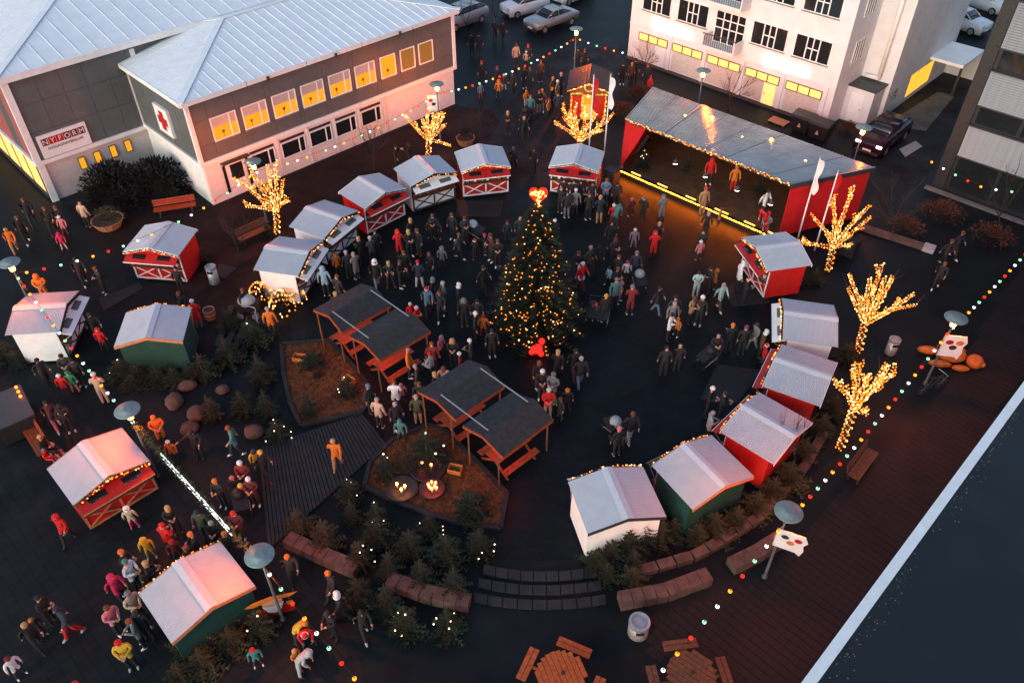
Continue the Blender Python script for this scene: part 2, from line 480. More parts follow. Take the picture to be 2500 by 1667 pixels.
for i, (a, b) in enumerate(wins):
    if i < 6: w = window(rc, a, b, 3.62, 4.83, M_warmglass, y=-.02, mull=(b - .38,), blind=.42)
    else: w = window(rc, a, b, 3.62, 4.83, M_warmglass if i == 6 else mat('dim_window', (.10, .07, .02), .3, emit=(1, .5, .1), estr=.10), y=-.02, mull=())
    if i < 7:   # small plant or candle stand on each sill
        cx = a + .5 + jitter(.12)
        pb = MB(); pb.tube((cx, -.05, 3.64), (cx, -.05, 3.95), .012); pb.ball((cx, -.05, 4.0), .06, 5, 4)
        for q in range(4): pb.tube((cx, -.05, 3.85), (cx + jitter(.14), -.05, 4.05 + jitter(.06)), .01)
        pb.build('window_ornament', mat('ornament', (.05, .02, .01), .8), w)
lows = [(2.9, 4.3), (4.86, 6.34), (6.78, 8.2), (8.57, 10.0), (10.5, 11.9)]
pier = mat('cream_pier', (.72, .68, .63), .6, var=.06)
for a, b in lows:
    part_box('spandrel_panel', pier, rc, a - .22, b + .22, .02, .055, .1, .98)
    window(rc, a, b, 1.08, 1.95, M_glass, y=.03, mull=(b - .34,), blind=None, sill=False)
    part_box('transom', M_dark, rc, a - .06, b + .06, .0, .045, 2.06, 2.2)
for i in range(len(lows)):
    part_box('pier', pier, rc, lows[i][1] + .25, lows[i][1] + .40, -.01, .058, .05, ZM - .1)
dr = part_box('door', M_white, rc, 1.35, 2.4, -.0, .05, .06, 2.1)
part_box('door_pane', M_glass, dr, 1.5, 2.25, -.012, -.001, 1.0, 1.95)
part_box('side_light', M_glass, rc, 1.08, 1.24, .02, .055, .35, 2.0)
part_box('side_light', M_glass, rc, 2.5, 2.66, .02, .055, .35, 2.0)
part_box('entrance_canopy', M_dark, rc, 1.05, 2.7, -.25, .05, 2.16, 2.24)
part_box('sill_band', M_white, rc, -.1, LEN + .1, -.12, .03, ZM - .06, ZM + .17)
part_box('sill_band', M_white, rc, -.12, .02, -.1, 7.7, ZM - .058, ZM + .168)
for x in (-.1, LEN - .12): part_box('corner_trim', M_white, rc, x, x + .22, -.11, .08, ZM + .17, ZE - .02)
part_box('corner_trim', M_white, rc, -.11, .05, 6.6, 6.85, ZM + .17, ZE - .02)
part_box('corner_trim', M_white, rc, LEN, LEN + .1, .08, DEP, ZM, ZE - .02)
fx = -.35
for i in range(5):   # fascia boards with gaps at the downpipes
    x1 = fx + (LEN + .7) / 5
    part_box('fascia_board', M_white, rc, fx + .03, x1 - .03, -.38, -.30, ZE - .04, ZE + .22); fx = x1
part_box('fascia_board', M_white, rc, -.40, -.32, -.30, 7.7, ZE - .04, ZE + .22)
part_box('soffit', M_white, rc, -.3, LEN + .3, -.3, 0, ZE - .04, ZE + .0)
def hip_roof(root, x0, x1, y0, y1, ze, pitch_h, run, seams, m=M_roofw):
    """hip at the x0 end (plan 45 degrees), ridge parallel to x"""
    rx0, ry = x0 + run, y0 + run
    zr = ze + pitch_h
    A_, B_, C_, D_ = (x0, y0, ze), (x1, y0, ze), (x1, y1, ze), (x0, y1, ze)
    E_, F_ = (rx0, ry, zr), (x1 - run, ry, zr)
    rf = MB(); rf.add([A_, B_, F_, E_], [(0, 1, 2, 3)]); rf.add([A_, E_, D_], [(0, 1, 2)]); rf.add([B_, C_, F_], [(0, 1, 2)])
    rf.add([D_, E_, F_, C_], [(0, 1, 2, 3)])
    ro = rf.build('roof', m, root)
    n = int((x1 - x0) / seams)
    for k in range(1, n):
        x = x0 + k * seams
        t = min(1, (x - x0) / run, (x1 - x) / run)
        MB().bar((x, y0 + .02, ze + .012), (x, y0 + run * t, ze + pitch_h * t + .012), .035, .03).build('seam', m, ro)
    for k in range(1, int(run * 2 / seams)):
        y = y0 + k * seams
        t = min(1, (y - y0) / run, (y1 - y) / run) if y1 > y else 0
        if t > 0: MB().bar((x0 + .02, y, ze + .012), (x0 + run * t, y, ze + pitch_h * t + .012), .035, .03).build('seam', m, ro)
    for p, q in ((A_, E_), (E_, F_), (B_, F_), (D_, E_)):
        p, q = Vector(p), Vector(q)
        MB().bar(p + Vector((0, 0, .03)), q + Vector((0, 0, .03)), .35, .04).build('ridge_cap', m, ro)
    return ro
hip_roof(rc, -.4, LEN + .4, -.4, DEP + 2.4, ZE + .2, 1.15, 6.1, .62)
# red cross sign on the left wall
sg = MB().box(-.2, -.04, 2.3, 3.9, 3.3, 4.9).build('cross_sign', M_white, rc)
cr = MB(); cr.box(-.215, -.201, 2.85, 3.35, 3.55, 4.65); cr.box(-.214, -.2015, 2.55, 3.65, 3.88, 4.32)
cr.build('red_cross', M_red, sg)
for x in (4.6, 9.0, 13.6): part_box('downpipe_outlet', M_dark, rc, x, x + .14, -.46, -.385, ZE - .1, ZE + .12)

# ---------------- furniture shop building, upper left
NY = g(132, 493)
ny = facade_root('shop_building', NY, 44.2, 'tall grey panelled shop building with white hip roof at upper left corner')
LN, ZN, ZS = 24.0, 7.15, 2.33
part_box('lower_wall', mat('pinkish_render', (.52, .49, .47), .7, var=.08), ny, .08, LN, .08, 22, 0, ZS)
part_box('upper_wall', mat('panel_backing', (.06, .065, .065), .7), ny, 0, LN, 0, 22, ZS + .02, ZN)
pw = 1.22
for i in range(13):
    for z0, z1 in ((ZS + .2, 4.05), (4.05, 5.6), (5.6, ZN - .25)):
        part_box('wall_panel', M_grey, ny, .25 + i * pw + .008, .25 + (i + 1) * pw - .008, -.035, -.002, z0 + .008, z1 - .008)
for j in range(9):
    MB().box(-.035, -.002, .3 + j * 1.3 + .008, .3 + (j + 1) * 1.3 - .008, ZS + .2, ZN - .25).build('wall_panel', mat('orange_lit_panel', (.35, .10, .09), .6, var=.1) if j % 3 != 1 else M_grey, ny)  # orange light falling on this wall is put into the panel colour
part_box('sill_band', M_white, ny, -.12, 6.9, -.14, .03, ZS - .04, ZS + .18)
part_box('sill_band', M_white, ny, -.14, .0, .03, 14, ZS - .04, ZS + .18)
part_box('corner_trim', M_white, ny, -.12, .22, -.12, .1, ZS + .18, ZN)
part_box('corner_trim', M_white, ny, 6.62, 6.88, -.1, .0, ZS + .18, ZN - .3)
part_box('fascia_board', M_white, ny, -.4, LN, -.40, -.30, ZN - .1, ZN + .25)
part_box('fascia_board', M_white, ny, -.42, -.32, -.30, 22, ZN - .1, ZN + .25)
part_box('corner_pilaster', M_white, ny, -.06, .3, -.05, .08, 0, ZS - .04)
hip_roof(ny, -.42, LN + .4, -.42, 18, ZN + .22, 1.7, 8.0, .9)
for px in ((203, 399), (240, 385), (278, 370), (314, 357)):   # small lit slots in the lower wall
    s, z = on_plane(px, NY, GU); window(ny, s - .16, s + .16, z - .33, z + .33, M_warmglass, y=.06, sill=False, fw=.03, frame=M_dark)
for k in range(7):   # shop glazing on the left side, lit from inside
    MB().box(-.02, .07, .5 + k * 1.9, .5 + k * 1.9 + 1.8, .35, 2.1).build('shop_window', M_warmglass2, ny)
    MB().box(-.05, .06, .42 + k * 1.9, .5 + k * 1.9, .2, 2.2).build('mullion', M_dark, ny)
MB().box(-.08, .05, .4, 14, .05, .3).build('plinth', M_dark, ny)
# shop sign: white board with six red letter tiles and lines of print
s0, z0 = on_plane((98, 398), NY, GU); s1, _ = on_plane((205, 358), NY, GU)
board = part_box('sign_board', M_white, ny, .42, 3.05, -.12, -.04, ZS + .22, ZS + 1.52)
def text_mesh(name, body, size, m, parent, loc, rot=(R(90), 0, 0), ext=.01, align='LEFT', emit=None):
    cu = bpy.data.curves.new(name, 'FONT'); cu.body = body; cu.size = size; cu.extrude = ext; cu.align_x = align; cu.resolution_u = 2
    ob = bpy.data.objects.new(name, cu); col.objects.link(ob)
    me = bpy.data.meshes.new_from_object(ob.evaluated_get(bpy.context.evaluated_depsgraph_get()))
    bpy.data.objects.remove(ob); bpy.data.curves.remove(cu)
    me.materials.clear(); me.materials.append(m)
    o = bpy.data.objects.new(name, me); col.objects.link(o); o.parent = parent; o.location = loc; o.rotation_euler = rot
    return o
for i, ch in enumerate('NYFORM'):
    a = .58 + i * .395
    MB().box(a, a + .365, -.135, -.121, ZS + .92, ZS + 1.32).build('letter_tile', M_red if i in (1, 2) else mat('dark_red', (.16, .02, .03), .5), board)
    text_mesh('letter', ch, .40, M_white, board, (a + .1825, -.137, ZS + .98), align='CENTER')
text_mesh('sign_text', 'HÚSGAGNAVERSLUN', .20, M_dark, board, (1.74, -.125, ZS + .66), align='CENTER')

# ---------------- white building with glowing sign, upper right
WL = g(1531, 143)
WU = Vector((math.cos(R(-44.05)), math.sin(R(-44.05)), 0))
wb = facade_root('white_building', WL, -44.05, 'white three storey building with glowing white signs and lit strip windows')
LW, HW = 16.0, 12.0
wallw = mat('white_render', (.66, .67, .68), .75, var=.07, scale=1.2, bump=.1)
part_box('wall', wallw, wb, 0, LW, 0, 3.6, 0, HW)
part_box('rear_wall', wallw, wb, 0, LW + 2.0, 3.6, 14, 0, HW)
part_box('plinth', mat('dark_plinth', (.06, .055, .05), .8), wb, -.04, LW + .02, -.06, .0, 0, .22)
part_box('string_course', wallw, wb, -.02, LW + .02, -.05, 0, 2.62, 2.72)
bays = [(.92, 3.35), (3.86, 6.25), (6.76, 9.25), (9.76, 12.2), (12.77, 15.2)]
for i, (a, b) in enumerate(bays):
    t = (b - a) / 3
    window(wb, a, b, 1.72, 2.2, M_warmglass2, y=-.02, mull=(a + t, a + 2 * t), sill=False, frame=M_wood, fw=.04)
    if i in (0, 3):   # doorways
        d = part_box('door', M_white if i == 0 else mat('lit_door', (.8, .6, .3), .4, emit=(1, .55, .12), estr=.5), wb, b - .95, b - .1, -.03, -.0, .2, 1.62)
        part_box('door_handle', M_steel, d, b - .85, b - .8, -.07, -.03, .85, 1.0)
        part_box('shutter_panel', mat('cream_panel', (.55, .50, .46), .6), wb, a + .02, b - 1.05, -.03, -.0, .3, 1.62)
    else:
        part_box('shutter_panel', mat('cream_panel', (.55, .50, .46), .6), wb, a + .02, b - .02, -.03, -.0, .3, 1.62)
    part_box('pilaster', wallw, wb, b + .1, b + .38, -.09, -.0, .22, 2.62)
def cross_window(x0, x1, z0, z1):
    m = (x0 + x1) / 2; w = (x1 - x0)
    window(wb, x0, x1, z0, z1, M_glass, y=-.02, mull=(m - .42, m, m + .42), rails=((z0 + (z1 - z0) * .5, m - .42, m + .42),), fw=.05)
for z0, z1 in ((3.9, 5.25), (6.75, 8.1), (9.6, 10.95)):
    for (a, b) in ((1.0, 3.28), (3.94, 6.26), (9.7, 12.1), (12.74, 15.08)): cross_window(a, b, z0, z1)
    window(wb, 6.95, 9.1, z0 - .62, z1, M_glass, y=-.02, mull=(7.5, 8.02, 8.56), rails=((z0 + .3, 6.95, 9.1), (z0 + .85, 6.95, 9.1)), fw=.05, name='balcony_door')
    if z0 > 9: continue
    bal = part_box('balcony', wallw, wb, 6.75, 9.2, -1.15, 0, z0 - .85, z0 - .65)
    for bx in ((6.75, 6.83), (9.12, 9.2)): part_box('parapet', wallw, bal, bx[0], bx[1], -1.15, -.05, z0 - .649, z0 - .05)
    for q in range(14): part_box('baluster', M_dark, bal, 6.9 + q * .165, 6.92 + q * .165, -1.14, -1.11, z0 - .649, z0 + .1)
    part_box('handrail', M_dark, bal, 6.74, 9.21, -1.16, -1.1, z0 + .1, z0 + .14)
M_sign = glow('sign_glow', (1, .93, .88), 3.0, False)
for (a, z) in ((1.98, 2.86), (10.88, 2.82)):
    s = part_box('sign_rail', M_white, wb, a, a + 3.1, -.12, -.055, z + .1, z + .16)
    MB().lathe([(.30, -.05), (.30, .05)], 18).build('round_logo', M_sign, s).matrix_local = Matrix.Translation((a + .32, -.16, z + .18)) @ Matrix.Rotation(R(90), 4, 'X')
    text_mesh('sign_letters', 'SPAÐINN', .58, M_sign, s, (a + .68, -.14, z - .03), ext=.035)
# right-hand side: windows, annex, pipes, rear lit window
for z0, z1 in ((3.9, 5.2), (6.75, 8.1)):
    w = MB(); X = LW
    w.box(X, X + .04, 1.2, 2.6, z0 - .06, z0); w.box(X, X + .04, 1.2, 2.6, z1, z1 + .06)
    for yy in (1.2, 1.52, 1.86, 2.2, 2.54): w.box(X, X + .04, yy, yy + .06, z0, z1)
    w = w.build('side_window', M_white, wb); MB().box(X - .01, X + .015, 1.26, 2.54, z0, z1).build('pane', M_glass, w)
an = part_box('annex', wallw, wb, LW, LW + 1.75, 1.9, 3.6, 0, 2.3)
part_box('annex_roof', mat('tar_roof', (.05, .06, .06), .6, var=.3), an, LW, LW + 1.85, 1.8, 3.6, 2.3, 2.38)
ad = part_box('annex_door', M_white, an, LW + .35, LW + 1.2, 1.87, 1.9, .05, 1.95)
part_box('door_handle', M_steel, ad, LW + 1.1, LW + 1.15, 1.82, 1.87, .95, 1.05)
pp = MB(); pp.tube((LW + 1.2, 3.4, 2.6), (LW + 1.2, 3.4, HW), .13, n=10); pp.tube((LW + .3, 3.35, 2.6), (LW + 1.2, 3.4, 2.6), .13, n=10)
pp.build('vent_pipe', M_white, wb, True)
for k in range(3): part_box('side_shop_window', glow('yellow_window', (1, .42, .04), .8, False), wb, LW + 2.0, LW + 2.03, 7.0 + k * 1.25, 8.1 + k * 1.25, .4, 1.9)
gr = MB()
for k in range(9): gr.box(LW + 2.0, LW + 2.006, 4.6 + jitter(.5), 4.75 + jitter(.3) + .4, .9 + k * .09, .96 + k * .09 + jitter(.03))
gr.build('graffiti', M_black, wb)
cn = part_box('canopy', M_roofw, wb, LW + 2.0, LW + 4.2, 9.6, 13.2, 2.2, 2.4)
part_box('canopy_post', M_dark, cn, LW + 3.9, LW + 4.05, 10.2, 10.35, 0, 2.2)
# low white retaining wall at the end of the alley
rw = empty('retaining_wall', g(2290, 190), R(-44)); tag(rw, 'plain pale concrete wall at the far end of the alley', 'wall')
part_box('wall_face', wallw, rw, -1.2, 6.5, 1.2, 1.5, 0, 2.0); part_box('coping', M_concrete, rw, -1.25, 6.55, 1.15, 1.55, 2.0, 2.08)

# ---------------- dark building with slatted bands, right edge
DK = g(2277, 457)
db = facade_root('slatted_building', DK, -44.1, 'dark modern building with bands of grey slats at right edge')
part_box('wall', mat('dark_cladding', (.025, .028, .03), .45, var=.25), db, .0, 16, .12, 14, 0, 11.2)
part_box('corner_pillar', mat('dark_cladding', (.025, .028, .03), .45), db, -.1, .55, -.02, 14, 0, 11.2)
slat = mat('grey_slat', (.30, .32, .33), .45, metal=.3, var=.1)
sm = MB().hexa([(.6, -.10, 0), (16, -.10, 0), (16, -.0, .0), (.6, -.0, .0)], [(.6, -.04, .085), (16, -.04, .085), (16, -.0, .085), (.6, -.0, .085)]).mesh('slat', slat)
for z0, z1 in ((2.32, 4.11), (5.28, 7.12), (8.33, 10.6)):
    part_box('band_backing', M_dark, db, .58, 16, .0, .11, z0, z1)
    z = z0
    while z < z1 - .08:
        inst('slat', sm, db, (0, 0, z)); z += .125
    part_box('band_ledge', M_dark, db, .4, 16, -.16, .1, z1, z1 + .06)
    part_box('band_ledge', M_dark, db, .4, 16, -.14, .1, z0 - .07, z0 - .01)
for z0, z1 in ((.25, 2.2), (4.2, 5.2), (7.2, 8.25)):
    for k in range(5):
        a = .75 + k * 2.3
        window(db, a, a + 2.15, z0, z1, M_glass, y=.09, sill=False, frame=M_dark, fw=.04)
part_box('kerb_strip', M_concrete, db, -.3, 16, -.5, -.2, 0, .12)
st = MB()
for k in range(26): st.ball((5.4 + jitter(.35), -.1, 6.75 + jitter(.85) - .3), .045, 5, 4)
tag(st.build('window_lights', M_fairy, db), kind='stuff')

# ---------------- roof of the building the picture was taken over, lower right
ZB = 8.0
E0, E1 = g(1955, 1667, ZB), g(2500, 930, ZB)
fb = empty('near_building', (E0.x, E0.y, 0), math.atan2(E1.y - E0.y, E1.x - E0.x)); tag(fb, 'large dark flat roof with thin white edge at lower right', 'building')
part_box('wall', wallw, fb, -6, 26, -14, -.1, 0, ZB - .3)
part_box('roof', mat('roof_membrane', (.0075, .0115, .0135), .55, var=.25, scale=.8, bump=.15), fb, -6, 26, -14, -.22, ZB - .3, ZB - .03)
part_box('edge_trim', M_white, fb, -6, 26, -.24, .0, ZB - .32, ZB)
grit = MB()
for k in range(170):
    x = random.uniform(0, 13); y = -.3 - abs(random.gauss(0, .16)); r = random.uniform(.006, .02)
    grit.ball((x, y, ZB - .03), r, 4, 3)
tag(grit.build('roof_grit', M_concrete, fb), kind='stuff')
# ================================================================ market stalls
K = .82
RW, RL, ZEV, ZRD, WW, WLN = 1.40, 1.127, 1.819, 2.183, 1.309, .904
M_gar = mat('garland_green', (.012, .022, .012), .9, var=.4)
M_inside = mat('stall_inside', (.30, .20, .10), .8, var=.2)
def corrugated():
    """one roof slope, ribs running from ridge to eave"""
    mb = MB(); n = 33; pts = []
    for k in range(n * 2 + 1):
        y = -RL + 2 * RL * k / (n * 2); h = .018 if k % 2 else 0
        pts.append((y, h))
    sl = Vector((RW, 0, ZEV - ZRD)).normalized(); nz = Vector((-sl.z, 0, sl.x))
    for (y0, h0), (y1, h1) in zip(pts[:-1], pts[1:]):
        a = Vector((0, y0, ZRD)) + nz * h0; b = Vector((RW, y0, ZEV)) + nz * h0
        c = Vector((RW, y1, ZEV)) + nz * h1; d = Vector((0, y1, ZRD)) + nz * h1
        mb.add([a, b, c, d], [(0, 1, 2, 3)])
        e = Vector((0, 0, -.035)); mb.add([a + e, d + e, c + e, b + e], [(0, 1, 2, 3)])
    for y in (-RL, RL):
        mb.add([(0, y, ZRD), (RW, y, ZEV), (RW, y, ZEV - .035), (0, y, ZRD - .035)], [(0, 1, 2, 3)])
    mb.add([(RW, -RL, ZEV + .01), (RW, RL, ZEV + .01), (RW, RL, ZEV - .035), (RW, -RL, ZEV - .035)], [(3, 2, 1, 0)])
    return mb
M_roofh = mat('stall_roof_sheet', (.40, .46, .52), .45, var=.06, scale=2, spec=.5)
ROOFM = corrugated().mesh('roof_sheet', M_roofh)
CAPM = MB()
CAPM.slab([(-.20, -RL, ZRD - .026), (0, -RL, ZRD + .028), (0, RL, ZRD + .028), (-.20, RL, ZRD - .026)][::-1], .012)
CAPM.slab([(.20, -RL, ZRD - .026), (0, -RL, ZRD + .028), (0, RL, ZRD + .028), (.20, RL, ZRD - .026)], .012)
CAPM = CAPM.mesh('ridge_cap', mat('ridge_sheet', (.50, .57, .63), .4, var=.05))
zw = ZEV + (RW - WW) / RW * (ZRD - ZEV) - .045
def zroof(x): return ZEV + (RW - abs(x)) / RW * (ZRD - ZEV) - .045
def make_stall(x, y, a, body, trim, panel, label, hatch=True, lights=True, warm=True, barge=None, closed_back=True):
    root = empty('market_stall', (x * K, y * K, 0), a); tag(root, label, 'market stall', 'wooden market stalls with white roofs')
    P = lambda n, m, *b: MB().box(*b).build(n, m, root)
    for s in (-1, 1):
        x0, x1 = sorted((s * WW, s * (WW - .05)))
        MB().hexa([(x0, -WLN, .1), (x1, -WLN, .1), (x1, WLN, .1), (x0, WLN, .1)], [(x0, -WLN, zw), (x1, -WLN, zw), (x1, WLN, zw), (x0, WLN, zw)]).build('side_wall', body, root)
    def gable(yy, z0, nm, m):
        v = [(-WW + .051, z0), (WW - .051, z0), (WW - .051, zroof(WW)), (0, zroof(0)), (-WW + .051, zroof(WW))]
        mb = MB(); mb.add([(p[0], yy, p[1]) for p in v] + [(p[0], yy + .04, p[1]) for p in v],
                          [(0, 1, 2, 3, 4), (9, 8, 7, 6, 5)] + [(i, (i + 1) % 5, 5 + (i + 1) % 5, 5 + i) for i in range(5)])
        return mb.build(nm, m, root)
    gable(WLN - .045, .1, 'back_wall', body)
    gable(-WLN + .002, 1.60, 'front_gable', body)
    P('floor', M_wood, -WW + .06, WW - .06, -WLN + .03, WLN - .06, .06, .12)
    for s in (-1, 1): P('skid', M_dark, s * .9 - .06, s * .9 + .06, -WLN, WLN, 0, .06)
    for s in (-1, 1):
        r = inst('roof_sheet', ROOFM, root); r.scale = (s, 1, 1)
    inst('ridge_cap', CAPM, root)
    for yy, mm in ((-RL - .022, trim), (RL + .002, barge or trim)):
        for s in (-1, 1):
            MB().hexa([(0, yy, ZRD - .13), (s * RW, yy, ZEV - .13), (s * RW, yy + .02, ZEV - .13), (0, yy + .02, ZRD - .13)],
                      [(0, yy, ZRD + .015), (s * RW, yy, ZEV + .015), (s * RW, yy + .02, ZEV + .015), (0, yy + .02, ZRD + .015)]).build('barge_board', mm, root)
    # front: panel with two crossed braces, rails, posts, counter
    yf = -WLN - .0
    P('front_panel', panel, -WW + .05, WW - .05, yf, yf + .04, .14, .92)
    tr = lambda n, p, q, w=.075: MB().bar(p, q, .03, w).build(n, trim, root)
    for zz in (.17, .90): tr('rail', (-WW, yf - .018, zz), (WW, yf - .018, zz))
    for xx in (-WW + .04, 0, WW - .04): MB().box(xx - .04, xx + .04, yf - .034, yf - .004, .2, .87).build('post', trim, root)
    for c in (-WW / 2, WW / 2):
        h = WW / 2 - .08
        tr('brace', (c - h, yf - .014, .22), (c + h, yf - .014, .86), .06); tr('brace', (c - h, yf - .020, .86), (c + h, yf - .020, .22), .06)
    for xx in (-WW + .035, WW - .035): MB().box(xx - .035, xx + .035, yf - .03, yf + .03, .93, 1.62).build('corner_post', trim, root)
    P('counter', M_wood, -WW + .02, WW - .02, yf - .22, yf + .25, .94, .975)
    P('shelf', M_inside, -WW + .1, WW - .1, WLN - .35, WLN - .06, 1.1, 1.14)
    for k in range(10):   # wares on counter and shelf
        cx = -1.05 + k * .23 + jitter(.05); hh = random.uniform(.06, .16)
        MB().box(cx - .07, cx + .07, yf + .02, yf + .14, .976, .976 + hh).build('ware', random.choice([M_inside, M_white, M_red, M_wood, M_steel]), root)
    if hatch:
        hz, ho = 1.70, 1.50 - .02
        q = [(-WW, -1.50, 1.50), (WW, -1.50, 1.50), (WW, -WLN - .03, hz), (-WW, -WLN - .03, hz)]
        fl = MB(); fl.slab(q, .035); fl = fl.build('hatch_flap', body if body is not M_white else M_white, root)
        e = lambda t, xx: Vector((xx, -1.50 + t * (1.50 - WLN - .03), 1.50 + t * (hz - 1.50) + .006))
        for c in (-.62, .62): MB().slab([e(.38, c - .33), e(.38, c + .33), e(.85, c + .33), e(.85, c - .33)], .004).build('hatch_pane', M_glass if body is not M_white else mat('pane_grey', (.10, .12, .12), .3), fl)
        MB().bar((-WW, -1.505, 1.482), (WW, -1.505, 1.482), .02, .05).build('hatch_edge', trim, fl)
        for s in (-1, 1): MB().tube((s * (WW - .06), -1.44, 1.48), (s * (WW - .03), -WLN - .035, 1.08), .012).build('hatch_strut', M_steel, fl)
    gl = MB(); lt = MB()
    for s in (-1, 1):
        for k in range(26):
            t = k / 26; p = Vector((s * RW * t, -RL - .04, ZRD - (ZRD - ZEV) * t - .05))
            for _ in range(5):
                d = Vector((jitter(.08), jitter(.05), jitter(.08))); gl.tube(p, p + d, .016, .004, 4)
            if lights and random.random() < .48: lt.ball(p + Vector((jitter(.03), -.05, jitter(.05))), random.uniform(.020, .034), 6, 4, mi=random.choice([0, 0, 1]))
    gl.build('garland', M_gar, root)
    if lights: tag(lt.build('fairy_lights', [M_fairy, M_fairyhot], root), kind='stuff')
    if warm:
        MB().ball((.55, .15, 1.62), .05, 8, 6).build('bulb', glow('stall_bulb', (1, .34, .05), 40.0), root)
    return root
M_tanwood = mat('pale_edge_wood', (.42, .20, .10), .6, var=.15)
huts = [  # x, y, yaw, body, trim, panel, label
 (-2.0, 49.7, .21, M_red, M_white, M_red, 'red stall with white roof, first of the left arc from the top'),
 (-5.79, 48.23, .54, M_white, M_dark, M_white, 'white stall with black crossed braces, second of the left arc from the top'),
 (-9.02, 45.73, .79, M_red, M_white, M_red, 'red stall with white crosses, third of the left arc from the top'),
 (-11.58, 42.46, 1.07, M_white, M_dark, M_white, 'white stall with long raised hatch, fourth of the left arc from the top'),
 (-13.03, 38.59, 1.35, M_white, M_dark, M_white, 'white stall above the light wrapped shrubs, last of the left arc'),
 (-20.96, 40.14, -.13, M_red, M_white, M_red, 'red stall standing alone with bright red side wall near the red bench'),
 (-25.12, 33.48, 1.66, M_white, M_dark, M_white, 'white stall under the lamp and light string at left edge'),
 (-18.8, 32.26, -3.02, M_green, M_tanwood, M_green, 'dark green stall seen from behind with pale wooden roof edge'),
 (-18.19, 22.97, .78, M_red, M_tanwood, M_red, 'red stall with orange lit roof half at lower left'),
 (-12.09, 16.82, -2.39, M_green, M_tanwood, M_green, 'stall with bright orange lit roof half beside the lowest lamp'),
 (4.5, 49.7, -.23, M_red, M_white, M_red, 'red stall with crowd in front between the tree and the stage'),
 (15.51, 38.89, -1.36, M_red, M_white, M_red, 'red stall at right end of the stage, first of the right arc'),
 (15.65, 32.5, -1.8, M_white, M_dark, M_white, 'white stall with split white hatch, second of the right arc'),
 (14.16, 28.55, -2.09, M_red, M_white, M_red, 'red stall, third of the right arc from the stage'),
 (11.68, 25.09, -2.34, M_red, M_white, M_red, 'red stall under bare branches, fourth of the right arc'),
 (8.29, 22.54, -2.61, M_green, M_tanwood, M_green, 'dark green stall with orange lit roof edge, fifth of the right arc'),
 (4.38, 21.05, -2.9, M_white, M_dark, M_white, 'white stall with orange lit back wall, last of the right arc'),
]
HUT_REF = ['the top left stall', 'the second left stall', 'the third left stall', 'the fourth left stall', 'the white stall by the lit shrubs',
           'the lone red stall', 'the white stall at left edge', 'the dark green stall at left', 'the lower left red stall', 'the bottom left stall', 'the red stall beside the stage',
           'the stage end stall', 'the white right stall', 'the third right stall', 'the fourth right stall', 'the green right stall', 'the last right stall']
HUTS = []
for i, h in enumerate(huts):
    HUTS.append(make_stall(*h, lights=i not in (2, 10, 6), barge=(M_dark if i == 16 else None)))

# ================================================================ wooden shelters with split roofs
def pt(px, z): return g(px[0], px[1], z)
def roof_half(root, q, nb_back, nb_front):
    """q: pixels back-left, back-right, ridge-left, ridge-right, front-left, front-right"""
    zb, zr, zf = 2.2, 2.5, 2.0
    o = root.location
    bl, br, rl, rr, fl_, fr = [pt(p, z) - o for p, z in zip(q, (zb, zb, zr, zr, zf, zf))]
    for (a, b, c, d, n) in ((bl, br, rr, rl, nb_back), (rl, rr, fr, fl_, nb_front)):
        for k in range(n):
            t0, t1 = k / n, (k + 1) / n
            p = [a.lerp(d, t0), b.lerp(c, t0), b.lerp(c, t1), a.lerp(d, t1)]
            lift = Vector((0, 0, .012 + jitter(.006)))
            MB().slab([p[3] + lift * .2, p[2] + lift * .2, p[1] + lift * 1.6, p[0] + lift * 1.6], .022).build('roof_board', M_board, root)
    dn = Vector((0, 0, -.075))
    for a, b in ((bl, rl), (rl, fl_), (br, rr), (rr, fr), (fl_, fr), (bl, br)):
        MB().bar(a + dn, b + dn, .05, .11).build('roof_beam', M_redwood, root)
    return bl, br, rl, rr, fl_, fr
